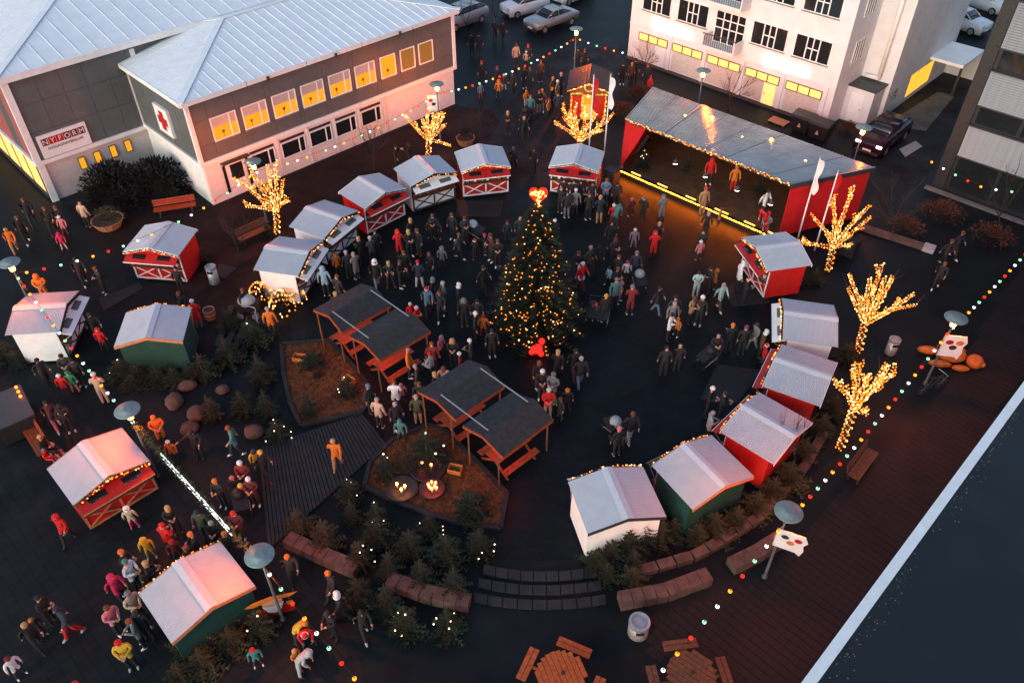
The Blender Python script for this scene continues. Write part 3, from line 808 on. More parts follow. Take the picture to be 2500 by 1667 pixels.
def shelter(label, qa, qb, bars):
    c = pt(qa[4], 0).lerp(pt(qb[3], 0), .5); c.z = 0
    root = empty('wooden_shelter', c); tag(root, label, 'shelter', 'wooden picnic shelters with split roofs')
    ha = roof_half(root, qa, 6, 12); hb = roof_half(root, qb, 7, 12)
    o = root.location
    for a, b in bars:
        MB().bar(pt(a, 2.53) - o, pt(b, 2.53) - o, .045, .03).build('roof_bar', M_steel, root)
    for h in (ha, hb):
        for e, f_ in ((h[0], h[4]), (h[1], h[5])):
            for t in (.12, .88):
                p = e.lerp(f_, t); top = p.copy()
                top.z = (e.lerp(f_, t)).z + (.30 * (1 - abs(t - .5) * 2)) - .12
                MB().bar(Vector((p.x, p.y, .0)), Vector((p.x, p.y, top.z)), .06, .06).build('post', M_wood, root)
        # table and two benches below each half
        u = (h[1] - h[0]); u.z = 0; L_ = u.length; u.normalize(); v = Vector((u.y, -u.x, 0))
        m = (h[0] + h[5]) / 2; m.z = 0
        for k in range(4): MB().bar(m - u * (L_ * .36) + v * (-.27 + k * .18) + Vector((0, 0, .74)), m + u * (L_ * .36) + v * (-.27 + k * .18) + Vector((0, 0, .74)), .165, .04).build('table_plank', M_redwood, root)
        for s in (-1, 1):
            for k in range(2): MB().bar(m - u * (L_ * .36) + v * s * (.62 + k * .15) + Vector((0, 0, .44)), m + u * (L_ * .36) + v * s * (.62 + k * .15) + Vector((0, 0, .44)), .135, .04).build('bench_plank', M_redwood, root)
        for s in (-1, 1):
            e = m + u * (s * L_ * .3)
            MB().bar(e - v * .75 + Vector((0, 0, .0)), e + v * .2 + Vector((0, 0, .72)), .07, .09).build('trestle_leg', M_redwood, root)
            MB().bar(e + v * .75 + Vector((0, 0, .0)), e - v * .2 + Vector((0, 0, .72)), .065, .09).build('trestle_leg', M_redwood, root)
    return root, ha, hb
sh1, s1a, s1b = shelter('dark roofed wooden shelter left of the tree with red glowing edge',
    [(765.4, 755.5), (882, 692.5), (803, 770), (917, 703), (835, 811), (953, 747)],
    [(853, 820), (965, 755), (889, 837), (1012, 768), (928, 879), (1050, 809)], [((811, 760), (900, 825)), ((905, 708), (998, 772))])
sh2, s2a, s2b = shelter('dark roofed wooden shelter in the middle below the tree',
    [(1021.4, 955), (1143, 878.6), (1065, 976.5), (1187.8, 893.9), (1112, 1023.5), (1230.6, 942.9)],
    [(1130.6, 1038.8), (1248, 959), (1177.6, 1063), (1303, 973.5), (1228.6, 1115), (1350, 1023.5)], [((1076.5, 963), (1191.8, 1050)), ((1173.5, 899), (1288.8, 980.6))])
M_heat = glow('red_heater', (1.0, .05, .008), 60.0)
for root, h, lab in ((sh1, s1b, 0), (sh1, s1a, 1), (sh2, s2b, 2)):   # infra-red heaters under the eaves
    a = h[4].lerp(h[5], .12) + Vector((0, 0, -.22)); b = h[4].lerp(h[5], .34) + Vector((0, 0, -.22))
    inw = (h[2] - h[4]); inw.z = 0; inw = inw.normalized() * .22
    MB().bar(a + inw, b + inw, .06, .05).build('heater', M_heat, root)
    MB().bar(a + inw + Vector((0, 0, .05)), b + inw + Vector((0, 0, .05)), .12, .03).build('heater_hood', M_dark, root)

# ================================================================ stage
S0 = g(1511, 408, .5); S1 = g(1895, 575, .5)
su = (S1 - S0).normalized()
stage = empty('stage', (S0.x, S0.y, 0), math.atan2(su.y, su.x)); tag(stage, 'roofed stage with red side walls, dark deck and bulb trimmed corrugated roof', 'stage')
SLN = 10.3
M_deck = mat('stage_deck', (.060, .042, .032), .32, var=.4, scale=2.5, spec=.6)
for k in range(22):   # deck boards
    y0 = k * .22
    x0 = -.35 * (k / 22) * 4 * .5; x1 = SLN + .35 * (k / 22) * 4 * .5
    MB().box(x0 + .0, x1, y0 + .004, y0 + .216, .44, .5 + jitter(.002)).build('deck_board', M_deck, stage)
MB().box(-.1, SLN + .1, -.06, .0, .0, .5).build('stage_skirt', M_black, stage)
MB().box(.0, SLN, .0, 4.9, .0, .43).build('stage_base', M_black, stage)
for k, t in enumerate((.12, .30, .485, .665, .70, .845, .985)):
    x = t * SLN
    if k == 3: x -= .1
    MB().box(x - (.18 if k in (3, 4) else .32), x + (.18 if k in (3, 4) else .32), -.02, .03, .502, .545).build('footlight', glow('footlight', (1, .40, .06), 3.0), stage)
MB().box(-.1, SLN + .1, -.19, -.062, .44, .497).build('added_stage_lip', M_black, stage)  # lip added to hide the light strip below from the camera
MB().box(.0, SLN, -.085, -.065, .34, .38).build('skirt_light', glow('skirt_light', (1, .17, .003), 120.0), stage)
# roof: corrugated translucent sheet, front edge narrower than the back
zf_, zbk, dep = 3.66, 3.25, 5.0
fxl, fxr, bxl, bxr = .25, SLN + .13, -1.55, 12.5
M_sheet = mat('corrugated_plastic', (.34, .36, .36), .22, metal=.35, var=.18, scale=1.2, spec=.7)
N_ = 150; rib = MB()
for k in range(N_):
    def P_(i, yy):
        t = i / N_; h = .028 if i % 2 else 0.0
        f = Vector((fxl + (fxr - fxl) * t, -.15, zf_ + h)); b = Vector((bxl + (bxr - bxl) * t, dep, zbk + h))
        return f.lerp(b, yy)
    rib.add([P_(k, 0), P_(k + 1, 0), P_(k + 1, 1), P_(k, 1)], [(0, 1, 2, 3)])
rib.build('roof_sheet', M_sheet, stage)
for k in range(9):   # lap joints of the sheets
    t = k / 8
    MB().bar((fxl + (fxr - fxl) * t, -.15, zf_ + .035), (bxl + (bxr - bxl) * t, dep, zbk + .035), .05, .012).build('sheet_joint', M_steel, stage)
for k in range(7):
    t = .12 + k * .13
    MB().bar((bxl * t + fxl * (1 - t), -.15 + t * (dep + .15), zf_ + (zbk - zf_) * t - .05), (bxr * t + fxr * (1 - t), -.15 + t * (dep + .15), zf_ + (zbk - zf_) * t - .05), .05, .07).build('purlin', M_wood, stage)
def wall4(name, m, pts): return MB().slab(pts, .04).build(name, m, stage)
M_redcloth = mat('red_cloth', (.46, .006, .008), .75, var=.15, scale=2)
wall4('side_wall', M_redcloth, [(fxr, 0, .5), (bxr - .1, dep - .1, .2), (bxr - .1, dep - .1, zbk - .22), (fxr, 0, zf_ - .28)])
wall4('side_wall', M_redcloth, [(fxl, .1, .5), (bxl + .1, dep - .1, .2), (bxl + .1, dep - .1, zbk - .12), (fxl, .1, zf_ - .12)])
wall4('back_wall', mat('dark_backdrop', (.10, .035, .02), .8, var=.3), [(bxl + .1, dep - .12, .0), (bxr - .1, dep - .12, .0), (bxr - .1, dep - .12, zbk - .08), (bxl + .1, dep - .12, zbk - .08)])
cv = MB(); cv.add([(fxl - .05, -.06, zf_ - .1), (fxl + 1.35, -.06, zf_ - .12), (fxl + .9, -.08, 2.5), (fxl + .35, -.1, 1.4), (fxl - .1, -.1, .5)], [(0, 4, 3, 2, 1)])
cv.build('side_curtain', M_redcloth, stage)
MB().bar((fxr, -.15, zf_ - .09), (bxr, dep, zbk - .09), .16, .24).build('end_fascia', M_dark, stage)
MB().bar((fxl, -.16, zf_ - .06), (fxr, -.16, zf_ - .06), .05, .12).build('front_fascia', M_dark, stage)
for x in (fxl + .05, SLN / 3, 2 * SLN / 3, fxr - .05): MB().box(x - .05, x + .05, .25, .35, .5, zf_ - .12).build('roof_post', M_dark, stage) if x in (fxl + .05, fxr - .05) else None
lb = MB()
for k in range(170):
    t = k / 170
    lb.ball((fxl + (fxr - fxl) * t, -.2 + jitter(.05), zf_ + .0 + jitter(.07)), random.uniform(.022, .04), 6, 4, mi=random.choice([0, 0, 1]))
tag(lb.build('fairy_lights', [M_fairy, M_fairyhot], stage), kind='stuff')
for (px) in ((1649, 398), (1722, 430), (1800, 463), (1881, 497)):   # white spot lamps hanging in the opening
    p = g(px[0], px[1], 2.9)
    q = stage.matrix_world.inverted() if False else Matrix.Rotation(-stage.rotation_euler.z, 4, 'Z') @ Matrix.Translation(-stage.location)
    l = q @ p
    MB().lathe([(.06, .22), (.12, .12), (.15, .0)], 12, l.x, l.y).build('spot_lamp_housing', M_dark, stage).location.z = l.z
    MB().ball((l.x, l.y, l.z), .14, 10, 6, sc=(1, 1, .5)).build('spot_lamp', glow('spot_lamp', (1, .86, .80), 14.0), stage)
for k in range(8):   # warm bulbs under the roof that shine through the sheets
    x = .9 + k * 1.25; y = 2.0 + (k % 3) * .9
    MB().ball((x, y, zf_ - .3), .09, 8, 5).build('ceiling_bulb', glow('ceiling_bulb', (1, .36, .03), 30.0), stage)
# ================================================================ little lit gingerbread-style house above the trees
gh = empty('santa_cabin', (4.93, 48.8, 0), R(-7)); tag(gh, 'small cabin with dark roof and front outlined in golden lights', 'cabin')
GWd, GDp = 1.33, 3.0
M_cabin = mat('cabin_wood', (.16, .06, .02), .7, var=.3, scale=6)
MB().box(-1.2, 1.2, .25, GDp - .2, 0, 2.02).build('wall', M_cabin, gh)
v = [(-1.2, 2.02), (1.2, 2.02), (0, 2.5)]
MB().add([(a, .25, b) for a, b in v] + [(a, GDp - .2, b) for a, b in v], [(0, 1, 2), (5, 4, 3), (0, 2, 5, 3), (1, 4, 5, 2)]).build('gable', M_cabin, gh)
M_shingle = mat('dark_shingle', (.022, .020, .026), .6, var=.35, scale=4, bump=.3)
for s in (-1, 1):
    nrow = 7
    for k in range(nrow):   # shingle courses
        a, b = k / nrow, (k + 1) / nrow
        z = lambda t: 2.62 - t * .52
        MB().slab([(s * GWd * b * 1.06, 0, z(b) + .0), (s * GWd * a * 1.06, 0, z(a) + .02), (s * GWd * a * 1.06, GDp, z(a) + .02), (s * GWd * b * 1.06, GDp, z(b))][::s], .03).build('shingle_course', M_shingle, gh)
for x in (-.75, .75): MB().box(x - .32, x + .32, .18, .245, .25, 1.6).build('red_shutter', mat('red_panel_lit', (.5, .02, .01), .5), gh)
MB().box(-.36, .36, .19, .245, .1, 1.75).build('door', mat('glowing_door', (.40, .17, .04), .5, emit=(1, .42, .06), estr=.5), gh)  # door is no lamp; its warm glow is put into the material
MB().box(-.3, .3, .17, .188, 1.15, 1.7).build('door_window', M_warmglass, gh)
gl = MB()
def lit_line(a, b, n):
    for k in range(n):
        p = Vector(a).lerp(Vector(b), k / n); gl.ball(p + Vector((jitter(.04), jitter(.03), jitter(.04))), random.uniform(.025, .04), 6, 4, mi=random.choice([0, 0, 1]))
for s in (-1, 1):
    lit_line((0, -.06, 2.58), (s * 1.38, -.06, 2.06), 30)
    for x in (.4, 1.1): lit_line((s * x, .14, .2), (s * x, .14, 1.85), 26)
    lit_line((s * .4, .14, 1.85), (s * 1.1, .14, 1.85), 12)
for k in range(34): gl.ball((.28 * math.cos(k * .37), -.08, 2.38 + .24 * math.sin(k * .37)), .032, 6, 4, mi=k % 2)
tag(gl.build('fairy_lights', [M_fairy, M_fairyhot], gh), kind='stuff')
MB().ball((0, -.5, 2.0), .07, 8, 5).build('porch_bulb', glow('porch_bulb', (1, .34, .03), 60.0), gh)
# ================================================================ trees and plants
def conifer_mesh(h, rb, seed, whorls=12, mats=None, per=9, full=1.0):
    """whorls of drooping boughs set with needle sprays"""
    rnd = random.Random(seed); mb = MB()
    mb.tube((0, 0, 0), (0, 0, h), h * .018 + .012, .006, 6, mi=1)
    for w in range(whorls):
        t = w / (whorls - 1); z = h * (.08 + .90 * t); r = rb * (1 - t) ** .85 * rnd.uniform(.85, 1.12) + rb * .05
        n = max(4, int(per * (1 - t * .55)))
        for k in range(n):
            a = 6.283 * k / n + rnd.uniform(-.35, .35) + w * .7
            rr = r * rnd.uniform(.7, 1.1); d = Vector((math.cos(a), math.sin(a), 0)); s = Vector((-d.y, d.x, 0))
            base = Vector((0, 0, z)); tip = base + d * rr + Vector((0, 0, -.22 * rr + rnd.uniform(-.05, .05) * rr))
            ns = max(3, int(5 * full))
            for q in range(ns):
                u = (q + .6) / ns; p = base.lerp(tip, u); wd = rr * .30 * (1.1 - .6 * u); ln = rr * .42
                up = Vector((0, 0, rnd.uniform(-.02, .10) * rr))
                for sd in (-1, 1):
                    e = p + d * ln * .55 + s * sd * wd + up
                    f = p + d * ln * .2 + s * sd * wd * .35 + Vector((0, 0, -.09 * rr))
                    mb.add([p, f, e, p + d * ln * .5 + up * .6], [(0, 1, 2, 3)])
    return mb.mesh('conifer', mats or [M_needle, M_bark])
CON = []
for i, (rb, wh) in enumerate(((.42, 9), (.36, 11), (.5, 10), (.33, 12))):
    CON.append((conifer_mesh(1.0, rb, 40 + i, wh, [M_needle, M_bark]), conifer_mesh(1.0, rb, 60 + i, wh, [M_needle2, M_bark])))
def split_conifer(me_pair, name): return me_pair
def conifer(px, h, label, group, v=0, olive=False, w=1.0, red=False, lights=0):
    p = g(*px)
    me = CON[v % 4][1 if olive else 0]
    o = inst('small_conifer', me, None, p, random.random() * 6.28, (h * w, h * w, h))
    tag(o, label, 'conifer', group)
    if lights:
        lt = MB()
        for k in range(lights):
            t = random.random() ** 1.4; a = random.random() * 6.28; r = .40 * (1 - t)
            lt.ball((r * math.cos(a), r * math.sin(a), .08 + t * .85), .018, 5, 3)
        tag(lt.build('fairy_lights', glow('pale_fairy', (1, .7, .45), 3.0, False), o), kind='stuff')
    return o
cons = []   # px, height, olive, width, lights, zone
def row(zone, *items):
    for it in items: cons.append((it, zone))
row('in the terrace rows',
    ((735, 1300), 1.5, 1, 1.1, 0), ((800, 1335), 1.7, 1, 1.1, 0), ((855, 1215), 1.2, 0, 1, 5), ((862, 1270), 1.3, 0, 1, 0), ((922, 1275), 1.3, 0, 1, 5), ((880, 1375), 1.4, 1, 1.1, 4),
    ((925, 1320), 1.4, 0, 1.1, 0), ((955, 1405), 1.5, 0, 1.1, 0), ((1005, 1350), 1.5, 0, 1.1, 0), ((1030, 1425), 1.5, 0, 1.1, 0), ((1092, 1365), 1.5, 0, 1.1, 0),
    ((1112, 1450), 1.7, 0, 1.1, 0), ((1170, 1345), 1.4, 0, 1.1, 5), ((1050, 1300), 1.3, 0, 1, 4))
row('in the lower row in front of the stone wall',
    ((880, 1470), 1.5, 0, 1, 0), ((950, 1495), 1.8, 0, 1, 0), ((995, 1540), 1.6, 0, 1, 5), ((1095, 1545), 1.6, 0, 1, 5))
row('on the left bark bed',
    ((767, 895), 1.1, 0, 1.2, 0), ((757, 1015), 1.5, 0, .9, 0), ((850, 965), 1.2, 0, 1.2, 3), ((775, 922), .5, 0, 1.2, 0))
row('on the bark bed with the fire bowls',
    ((1150, 1262), 1.7, 0, .9, 0), ((945, 1165), 1.5, 0, 1.1, 3), ((1045, 1130), 1.9, 0, 1.25, 3))
row('on the dark terrace by the boulders',
    ((560, 885), 1.6, 0, 1.3, 0), ((620, 840), 1.6, 0, 1.2, 2), ((640, 930), 1.7, 0, 1.2, 0), ((500, 920), 1.5, 0, 1.3, 0), ((520, 1020), 1.4, 1, 1, 0), ((595, 1005), 1.3, 0, 1, 0),
    ((655, 1010), 1.5, 0, 1.1, 0), ((680, 1070), 1.2, 0, 1.2, 7), ((560, 800), 1.3, 0, 1.2, 0))
row('behind the dark green stall',
    ((305, 920), 1.1, 0, 1.6, 3), ((345, 930), 1.2, 0, 1.6, 1), ((390, 930), 1.1, 0, 1.6, 0), ((430, 935), 1.0, 0, 1.6, 0), ((330, 945), .8, 0, 1.6, 1), ((465, 925), 1.1, 0, 1.4, 0))
row('below the bottom left stall',
    ((455, 1590), 1.2, 1, 1.3, 0), ((500, 1570), 1.5, 1, 1.3, 0), ((545, 1530), 1.4, 1, 1.3, 0), ((600, 1500), 1.5, 1, 1.3, 0), ((570, 1580), 1.2, 1, 1.3, 0), ((640, 1545), 1.4, 1, 1.2, 3), ((500, 1630), 1.1, 1, 1.3, 0), ((440, 1655), 1.0, 1, 1.3, 0))
row('below the last right arc stall',
    ((1455, 1385), 1.2, 0, 1.3, 0), ((1490, 1370), 1.3, 0, 1.3, 0), ((1530, 1350), 1.4, 0, 1.2, 0), ((1570, 1330), 1.4, 0, 1.2, 0), ((1610, 1320), 1.3, 1, 1.2, 0), ((1545, 1385), 1.1, 0, 1.3, 0), ((1545, 1420), .9, 1, 1.3, 0), ((1640, 1310), 1.2, 0, 1.3, 0), ((1480, 1410), .9, 0, 1.3, 0))
row('behind the right arc of stalls',
    ((1700, 1320), 1.1, 1, 1.3, 0), ((1740, 1300), 1.2, 1, 1.3, 0), ((1790, 1285), 1.3, 1, 1.3, 0), ((1840, 1250), 1.3, 1, 1.3, 0), ((1880, 1215), 1.3, 1, 1.3, 0), ((1920, 1180), 1.3, 1, 1.3, 0), ((1955, 1120), 1.3, 1, 1.3, 0),
    ((2000, 1060), 1.3, 0, 1.3, 0), ((2030, 1010), 1.2, 0, 1.3, 0), ((2065, 880), 1.1, 0, 1.3, 0), ((1900, 700), 1.1, 0, 1.4, 1), ((1940, 690), 1.1, 0, 1.4, 0), ((1985, 690), 1.0, 0, 1.4, 0))
row('beside the lone stalls on the left', ((20, 880), 1.2, 0, 1.4, 0), ((50, 895), 1.1, 0, 1.4, 0), ((505, 640), 1.1, 0, 1.3, 0), ((655, 575), .9, 0, 1.3, 0))
row('on the stage', ((1570, 408), 1.3, 0, .9, 5), ((1677, 415), 1.1, 1, .9, 0), ((1855, 470), 1.2, 0, 1, 0))
def ordinals(items):
    """items: list of (label, pixel x, object): same labels get 'n-th from left'"""
    W = ['first', 'second', 'third', 'fourth', 'fifth', 'sixth', 'seventh', 'eighth', 'ninth', 'tenth', 'eleventh', 'twelfth', 'thirteenth', 'fourteenth', 'fifteenth', 'sixteenth', 'seventeenth', 'eighteenth']
    by = {}
    for l, x, o in items: by.setdefault(l, []).append((x, o))
    for l, L_ in by.items():
        L_.sort(key=lambda t: t[0])
        for k, (x, o) in enumerate(L_):
            if len(L_) == 1: o['label'] = l
            else: o['label'] = l + ', ' + ('leftmost' if k == 0 else 'rightmost' if k == len(L_) - 1 else W[k] + ' from left')
CITEMS = []
for i, ((px, h, ol, w, nl), zone) in enumerate(cons):
    o = conifer(px, h, 'x', 'small market conifers', i, ol, w, lights=nl)
    if zone == 'on the stage':
        p = g(px[0], px[1], .5); o.location = p
    size = 'tall' if h >= 1.5 else 'low' if h < 1.15 else 'small'
    CITEMS.append((f"{size} {'olive' if ol else 'dark green'} fir {zone}", px[0], o))
ordinals(CITEMS)

# ---------------- the big Christmas tree
TB = g(1307, 800)
xt = empty('christmas_tree', TB); tag(xt, 'tall Christmas tree covered in golden lights with red heart on top', 'tree')
H = 6.75; RB = 2.12
MB().tube((0, 0, 0), (0, 0, H), .16, .02, 10).build('trunk', M_bark, xt)
rnd = random.Random(3); mb = MB(); lt = MB()
WH = 30
for w in range(WH):
    t = w / (WH - 1); z = H * (.075 + .90 * t); r = RB * (1 - t) ** .80 * rnd.uniform(.86, 1.08) + .12
    n = max(5, int(20 * (1 - t * .7)))
    for k in range(n):
        a = 6.283 * k / n + rnd.uniform(-.25, .25) + w; rr = r * rnd.uniform(.72, 1.12)
        d = Vector((math.cos(a), math.sin(a), 0)); s = Vector((-d.y, d.x, 0)); base = Vector((0, 0, z)); tip = base + d * rr + Vector((0, 0, -.16 * rr))
        mb.tube(base, tip, .018, .006, 3)
        for q in range(9):
            u = .25 + .75 * q / 8; p = base.lerp(tip, u)
            for sd in (-1, 1):
                wd = .26 * (1.15 - .6 * u); e = p + d * .2 + s * sd * wd + Vector((0, 0, rnd.uniform(-.04, .07)))
                mb.add([p, p + d * .04 + s * sd * wd * .4 + Vector((0, 0, -.09)), e, p + d * .17 + Vector((0, 0, .03))], [(0, 1, 2, 3)])
        for q in range(4):
            if rnd.random() < .52:
                u = 1 - rnd.random() ** 1.6 * .55; p = base.lerp(tip, u) + Vector((rnd.uniform(-.1, .1), rnd.uniform(-.1, .1), rnd.uniform(-.03, .09)))
                lt.ball(p, rnd.uniform(.022, .042), 6, 4, mi=rnd.choice([0, 0, 0, 1]))
mb.build('crown', mat('spruce_needles', (.016, .024, .012), .85, var=.5, scale=2), xt)
tag(lt.build('fairy_lights', [M_fairy, M_fairyhot], xt), kind='stuff')
hp = []   # heart topper
for k in range(28):
    t = 2 * math.pi * k / 28; hp.append((.023 * 16 * math.sin(t) ** 3, .025 * (13 * math.cos(t) - 5 * math.cos(2 * t) - 2 * math.cos(3 * t) - math.cos(4 * t))))
hm = MB(); nh = len(hp)
hm.add([(x, -.07, z) for x, z in hp] + [(x, .07, z) for x, z in hp], [tuple(range(nh)), tuple(range(2 * nh - 1, nh - 1, -1))] + [(i, nh + i, nh + (i + 1) % nh, (i + 1) % nh) for i in range(nh)])
ho = hm.build('heart_topper', glow('heart_red', (1, .015, .006), 2.0, False), xt); ho.location = (0, -.1, H + .42)
hl = MB()
for k in range(46):
    x, z = hp[rnd.randrange(nh)]; f = rnd.random() ** .5 * .85; hl.ball((x * f, -.09, z * f), .032, 6, 4)
tag(hl.build('heart_lights', glow('heart_bulb', (1, .30, .04), 7, False), ho), kind='stuff')
rb_ = MB(); rb_.ball((0, -2.05, .55), .26, 10, 7, sc=(1, .6, 1)); rb_.ball((.22, -2.0, .95), .14, 8, 6); rb_.ball((-.22, -2.05, .35), .12, 8, 6); rb_.ball((.2, -2.1, .3), .13, 8, 6)
rb_.build('red_light_ornament', glow('red_lamp', (1, .01, .008), 2.2, False), xt, True)

# ---------------- bare trees wound with lights; limbs aimed at the tips seen in the photograph
def bare_tree(base_px, fork_px, tips, label, lights=True, thick=.075, name='bare_tree', twigs=5, group='bare trees wrapped in golden lights', z0=0, forks=None):
    B0 = g(*base_px); hd = Vector((B0.x, B0.y, 0)).normalized(); u = Vector((hd.y, -hd.x, 0))
    def P(px, dd=0.0):
        s, z = on_plane(px, B0 + hd * dd, u)
        return u * s + hd * dd + Vector((0, 0, z))
    root = empty(name, B0); tag(root, label, 'tree', group)
    fk = P(fork_px)
    tr = MB(); mid = fk * .5 + Vector((jitter(.05), jitter(.05), 0))
    tr.path([(0, 0, -.05), mid, fk], [thick * 1.15, thick, thick * .85], 8)
    br = MB(); lt = MB(); rnd = random.Random(int(base_px[0]))
    def wind(a, b, r, dens=26):
        L_ = (b - a).length; n = int(L_ * dens); d = (b - a).normalized(); e = d.orthogonal(); f = d.cross(e)
        for k in range(n):
            t = (k + rnd.random() * .6) / n; an = k * 1.9; p = a.lerp(b, t) + (e * math.cos(an) + f * math.sin(an)) * (r + .03)
            lt.ball(p, rnd.uniform(.024, .04), 6, 4, mi=rnd.choice([0, 0, 1]))
    if lights: wind(Vector((0, 0, .1)), mid, thick, 34); wind(mid, fk, thick, 34)
    for i, tp in enumerate(tips):
        T_ = P(tp, rnd.uniform(-.45, .45)); m = fk.lerp(T_, .5) + Vector((rnd.uniform(-.12, .12), rnd.uniform(-.12, .12), rnd.uniform(-.02, .16)))
        br.path([fk, m, T_], [thick * .6, thick * .38, .012], 6)
        if lights: wind(fk, m, thick * .45); wind(m, T_, thick * .25)
        for q in range(twigs):
            s0 = m.lerp(T_, rnd.random()) if rnd.random() < .7 else fk.lerp(m, .4 + .6 * rnd.random())
            dv = (T_ - fk).normalized() * rnd.uniform(.2, .5) + Vector((rnd.uniform(-.3, .3), rnd.uniform(-.3, .3), rnd.uniform(.02, .4)))
            br.path([s0, s0 + dv * .6, s0 + dv + Vector((0, 0, .08))], [.012, .008, .003], 4)
            if lights and rnd.random() < .5: wind(s0, s0 + dv * .8, .012, 22)
            if not lights:
                for _ in range(2):
                    e = s0 + dv * rnd.uniform(.4, .9); br.tube(e, e + Vector((rnd.uniform(-.25, .25), rnd.uniform(-.25, .25), rnd.uniform(.05, .3))), .006, .002, 3)
    tr.build('trunk', M_bark if lights else M_twig, root, True); br.build('branches', M_bark if lights else M_twig, root)
    if lights: tag(lt.build('fairy_lights', [M_fairy, M_fairyhot], root), kind='stuff')
    return root
bare_tree((677, 574), (674, 515), [(614, 421), (652, 400), (671, 404), (691, 437), (600, 443), (707, 489), (600, 503), (580, 440), (640, 440)], 'bare tree wrapped in golden lights in front of the clinic entrance')
bare_tree((1045, 390), (1046, 343), [(984, 277), (1000, 297), (1044, 271), (1075, 275), (1082, 285), (1086, 307), (1094, 355), (1029, 289), (1060, 290)], 'bare tree wrapped in golden lights behind the second left arc stall')
bare_tree((1416, 372), (1416, 345), [(1352, 300), (1372, 261), (1375, 285), (1388, 273), (1403, 270), (1432, 275), (1458, 277), (1484, 296), (1473, 317), (1445, 300), (1390, 300)], 'bare tree wrapped in golden lights in front of the small lit cabin')
bare_tree((2021, 665), (2034, 606), [(1966, 595), (2075, 604), (1987, 532), (2034, 479), (2084, 455), (2125, 500), (2128, 528), (2060, 520)], 'bare tree wrapped in golden lights beside the red end wall of the stage')
bare_tree((2095, 863), (2112, 790), [(2077, 681), (2070, 700), (2155, 642), (2125, 676), (2161, 676), (2180, 674), (2234, 715), (2239, 743), (2168, 761)], 'bare tree wrapped in golden lights right of the white right arc stall')
bare_tree((2048, 1100), (2084, 1001), [(2039, 936), (2082, 911), (2096, 885), (2127, 913), (2164, 888), (2186, 910), (2121, 1013), (2155, 911)], 'bare tree wrapped in golden lights behind the fourth right arc stall')
G2 = 'leafless unlit trees'
bare_tree((914, 420), (912, 385), [(880, 330), (895, 310), (915, 305), (935, 325), (945, 345), (870, 360)], 'leafless dark tree in front of the lower clinic windows', False, .04, twigs=9, group=G2)
bare_tree((590, 640), (578, 600), [(555, 545), (545, 560), (600, 555), (565, 570)], 'thin leafless tree left of the white stall by the lit shrubs', False, .03, twigs=7, group=G2)
bare_tree((1777, 275), (1782, 240), [(1810, 175), (1780, 190), (1835, 205), (1830, 235), (1765, 215)], 'leafless tree in front of the orange lit white facade', False, .04, twigs=9, group=G2)
bare_tree((2178, 580), (2182, 540), [(2110, 490), (2140, 455), (2180, 440), (2235, 460), (2265, 500), (2130, 530)], 'wide leafless tree between the stage and the slatted building', False, .05, twigs=11, group=G2)
bare_tree((2436, 570), (2440, 530), [(2420, 450), (2460, 420), (2490, 400), (2400, 480), (2498, 450)], 'leafless tree in front of the slatted building', False, .04, twigs=9, group=G2)
bare_tree((2300, 100), (2300, 70), [(2270, 0), (2290, -20), (2315, -15), (2335, 5), (2260, 25), (2345, 20)], 'leafless multi stemmed tree in front of the orange lit parked car', False, .05, twigs=9, group=G2)
bare_tree((1945, 1150), (1940, 1100), [(1880, 1050), (1890, 1080), (1910, 1035), (1950, 1030), (1965, 1045), (1885, 1110), (1900, 1060)], 'leafless tree leaning over the fourth right arc stall', False, .035, twigs=8, group=G2)
bare_tree((1570, 190), (1572, 165), [(1555, 120), (1580, 100), (1600, 130), (1610, 150), (1545, 140)], 'leafless tree at the left end of the white facade', False, .04, twigs=8, group=G2)
bare_tree((1480, 190), (1482, 165), [(1460, 125), (1480, 110), (1500, 120), (1515, 140)], 'leafless tree behind the small lit cabin', False, .04, twigs=8, group=G2)
bare_tree((1160, 335), (1165, 315), [(1150, 280), (1175, 275), (1195, 300), (1140, 300)], 'small leafless tree by the planter above the top left arc stall', False, .03, twigs=7, group=G2)
bare_tree((1207, 75), (1210, 45), [(1205, 0), (1225, -20), (1195, 10)], 'slim leafless street tree between the pale parked cars', False, .04, twigs=6, group=G2)
bare_tree((1137, 90), (1138, 60), [(1128, 20), (1150, 5), (1120, 30)], 'slim leafless street tree by the first pale parked car', False, .04, twigs=6, group=G2)

# ---------------- shrubs
def shrub_mesh(seed, n=900):
    rnd = random.Random(seed); mb = MB()
    for k in range(n):
        a = rnd.random() * 6.283; el = rnd.random() ** .7 * 1.45; rr = rnd.uniform(.45, 1.05)
        d = Vector((math.cos(a) * math.cos(el), math.sin(a) * math.cos(el), math.sin(el))); p = d * rr
        s = d.orthogonal().normalized(); q = d.cross(s); l, w = rnd.uniform(.07, .16), rnd.uniform(.02, .05)
        s2 = (s * math.cos(k) + q * math.sin(k))
        mb.add([p - s2 * w, p + d * l * .5 - s2 * w * .2 + q * .02, p + d * l, p + s2 * w], [(0, 1, 2, 3)])
    for k in range(16):
        a = rnd.random() * 6.283; mb.tube((0, 0, 0), (math.cos(a) * .6, math.sin(a) * .6, rnd.uniform(.5, .9)), .02, .006, 4, mi=1)
    return mb
SHR = {}
def shrub(px, rx, h, m, label, seed=0, name='shrub', nn=900, ry=None):
    key = (m.name, seed, nn)
    if key not in SHR: SHR[key] = shrub_mesh(seed, nn).mesh('shrub', [m, M_bark])
    o = inst(name, SHR[key], None, g(*px), random.random() * 6, (rx, ry or rx, h)); tag(o, label, 'shrub', 'leafy and twiggy shrubs'); return o
M_darkleaf = mat('dark_leaves', (.010, .014, .014), .9, var=.5, scale=2)
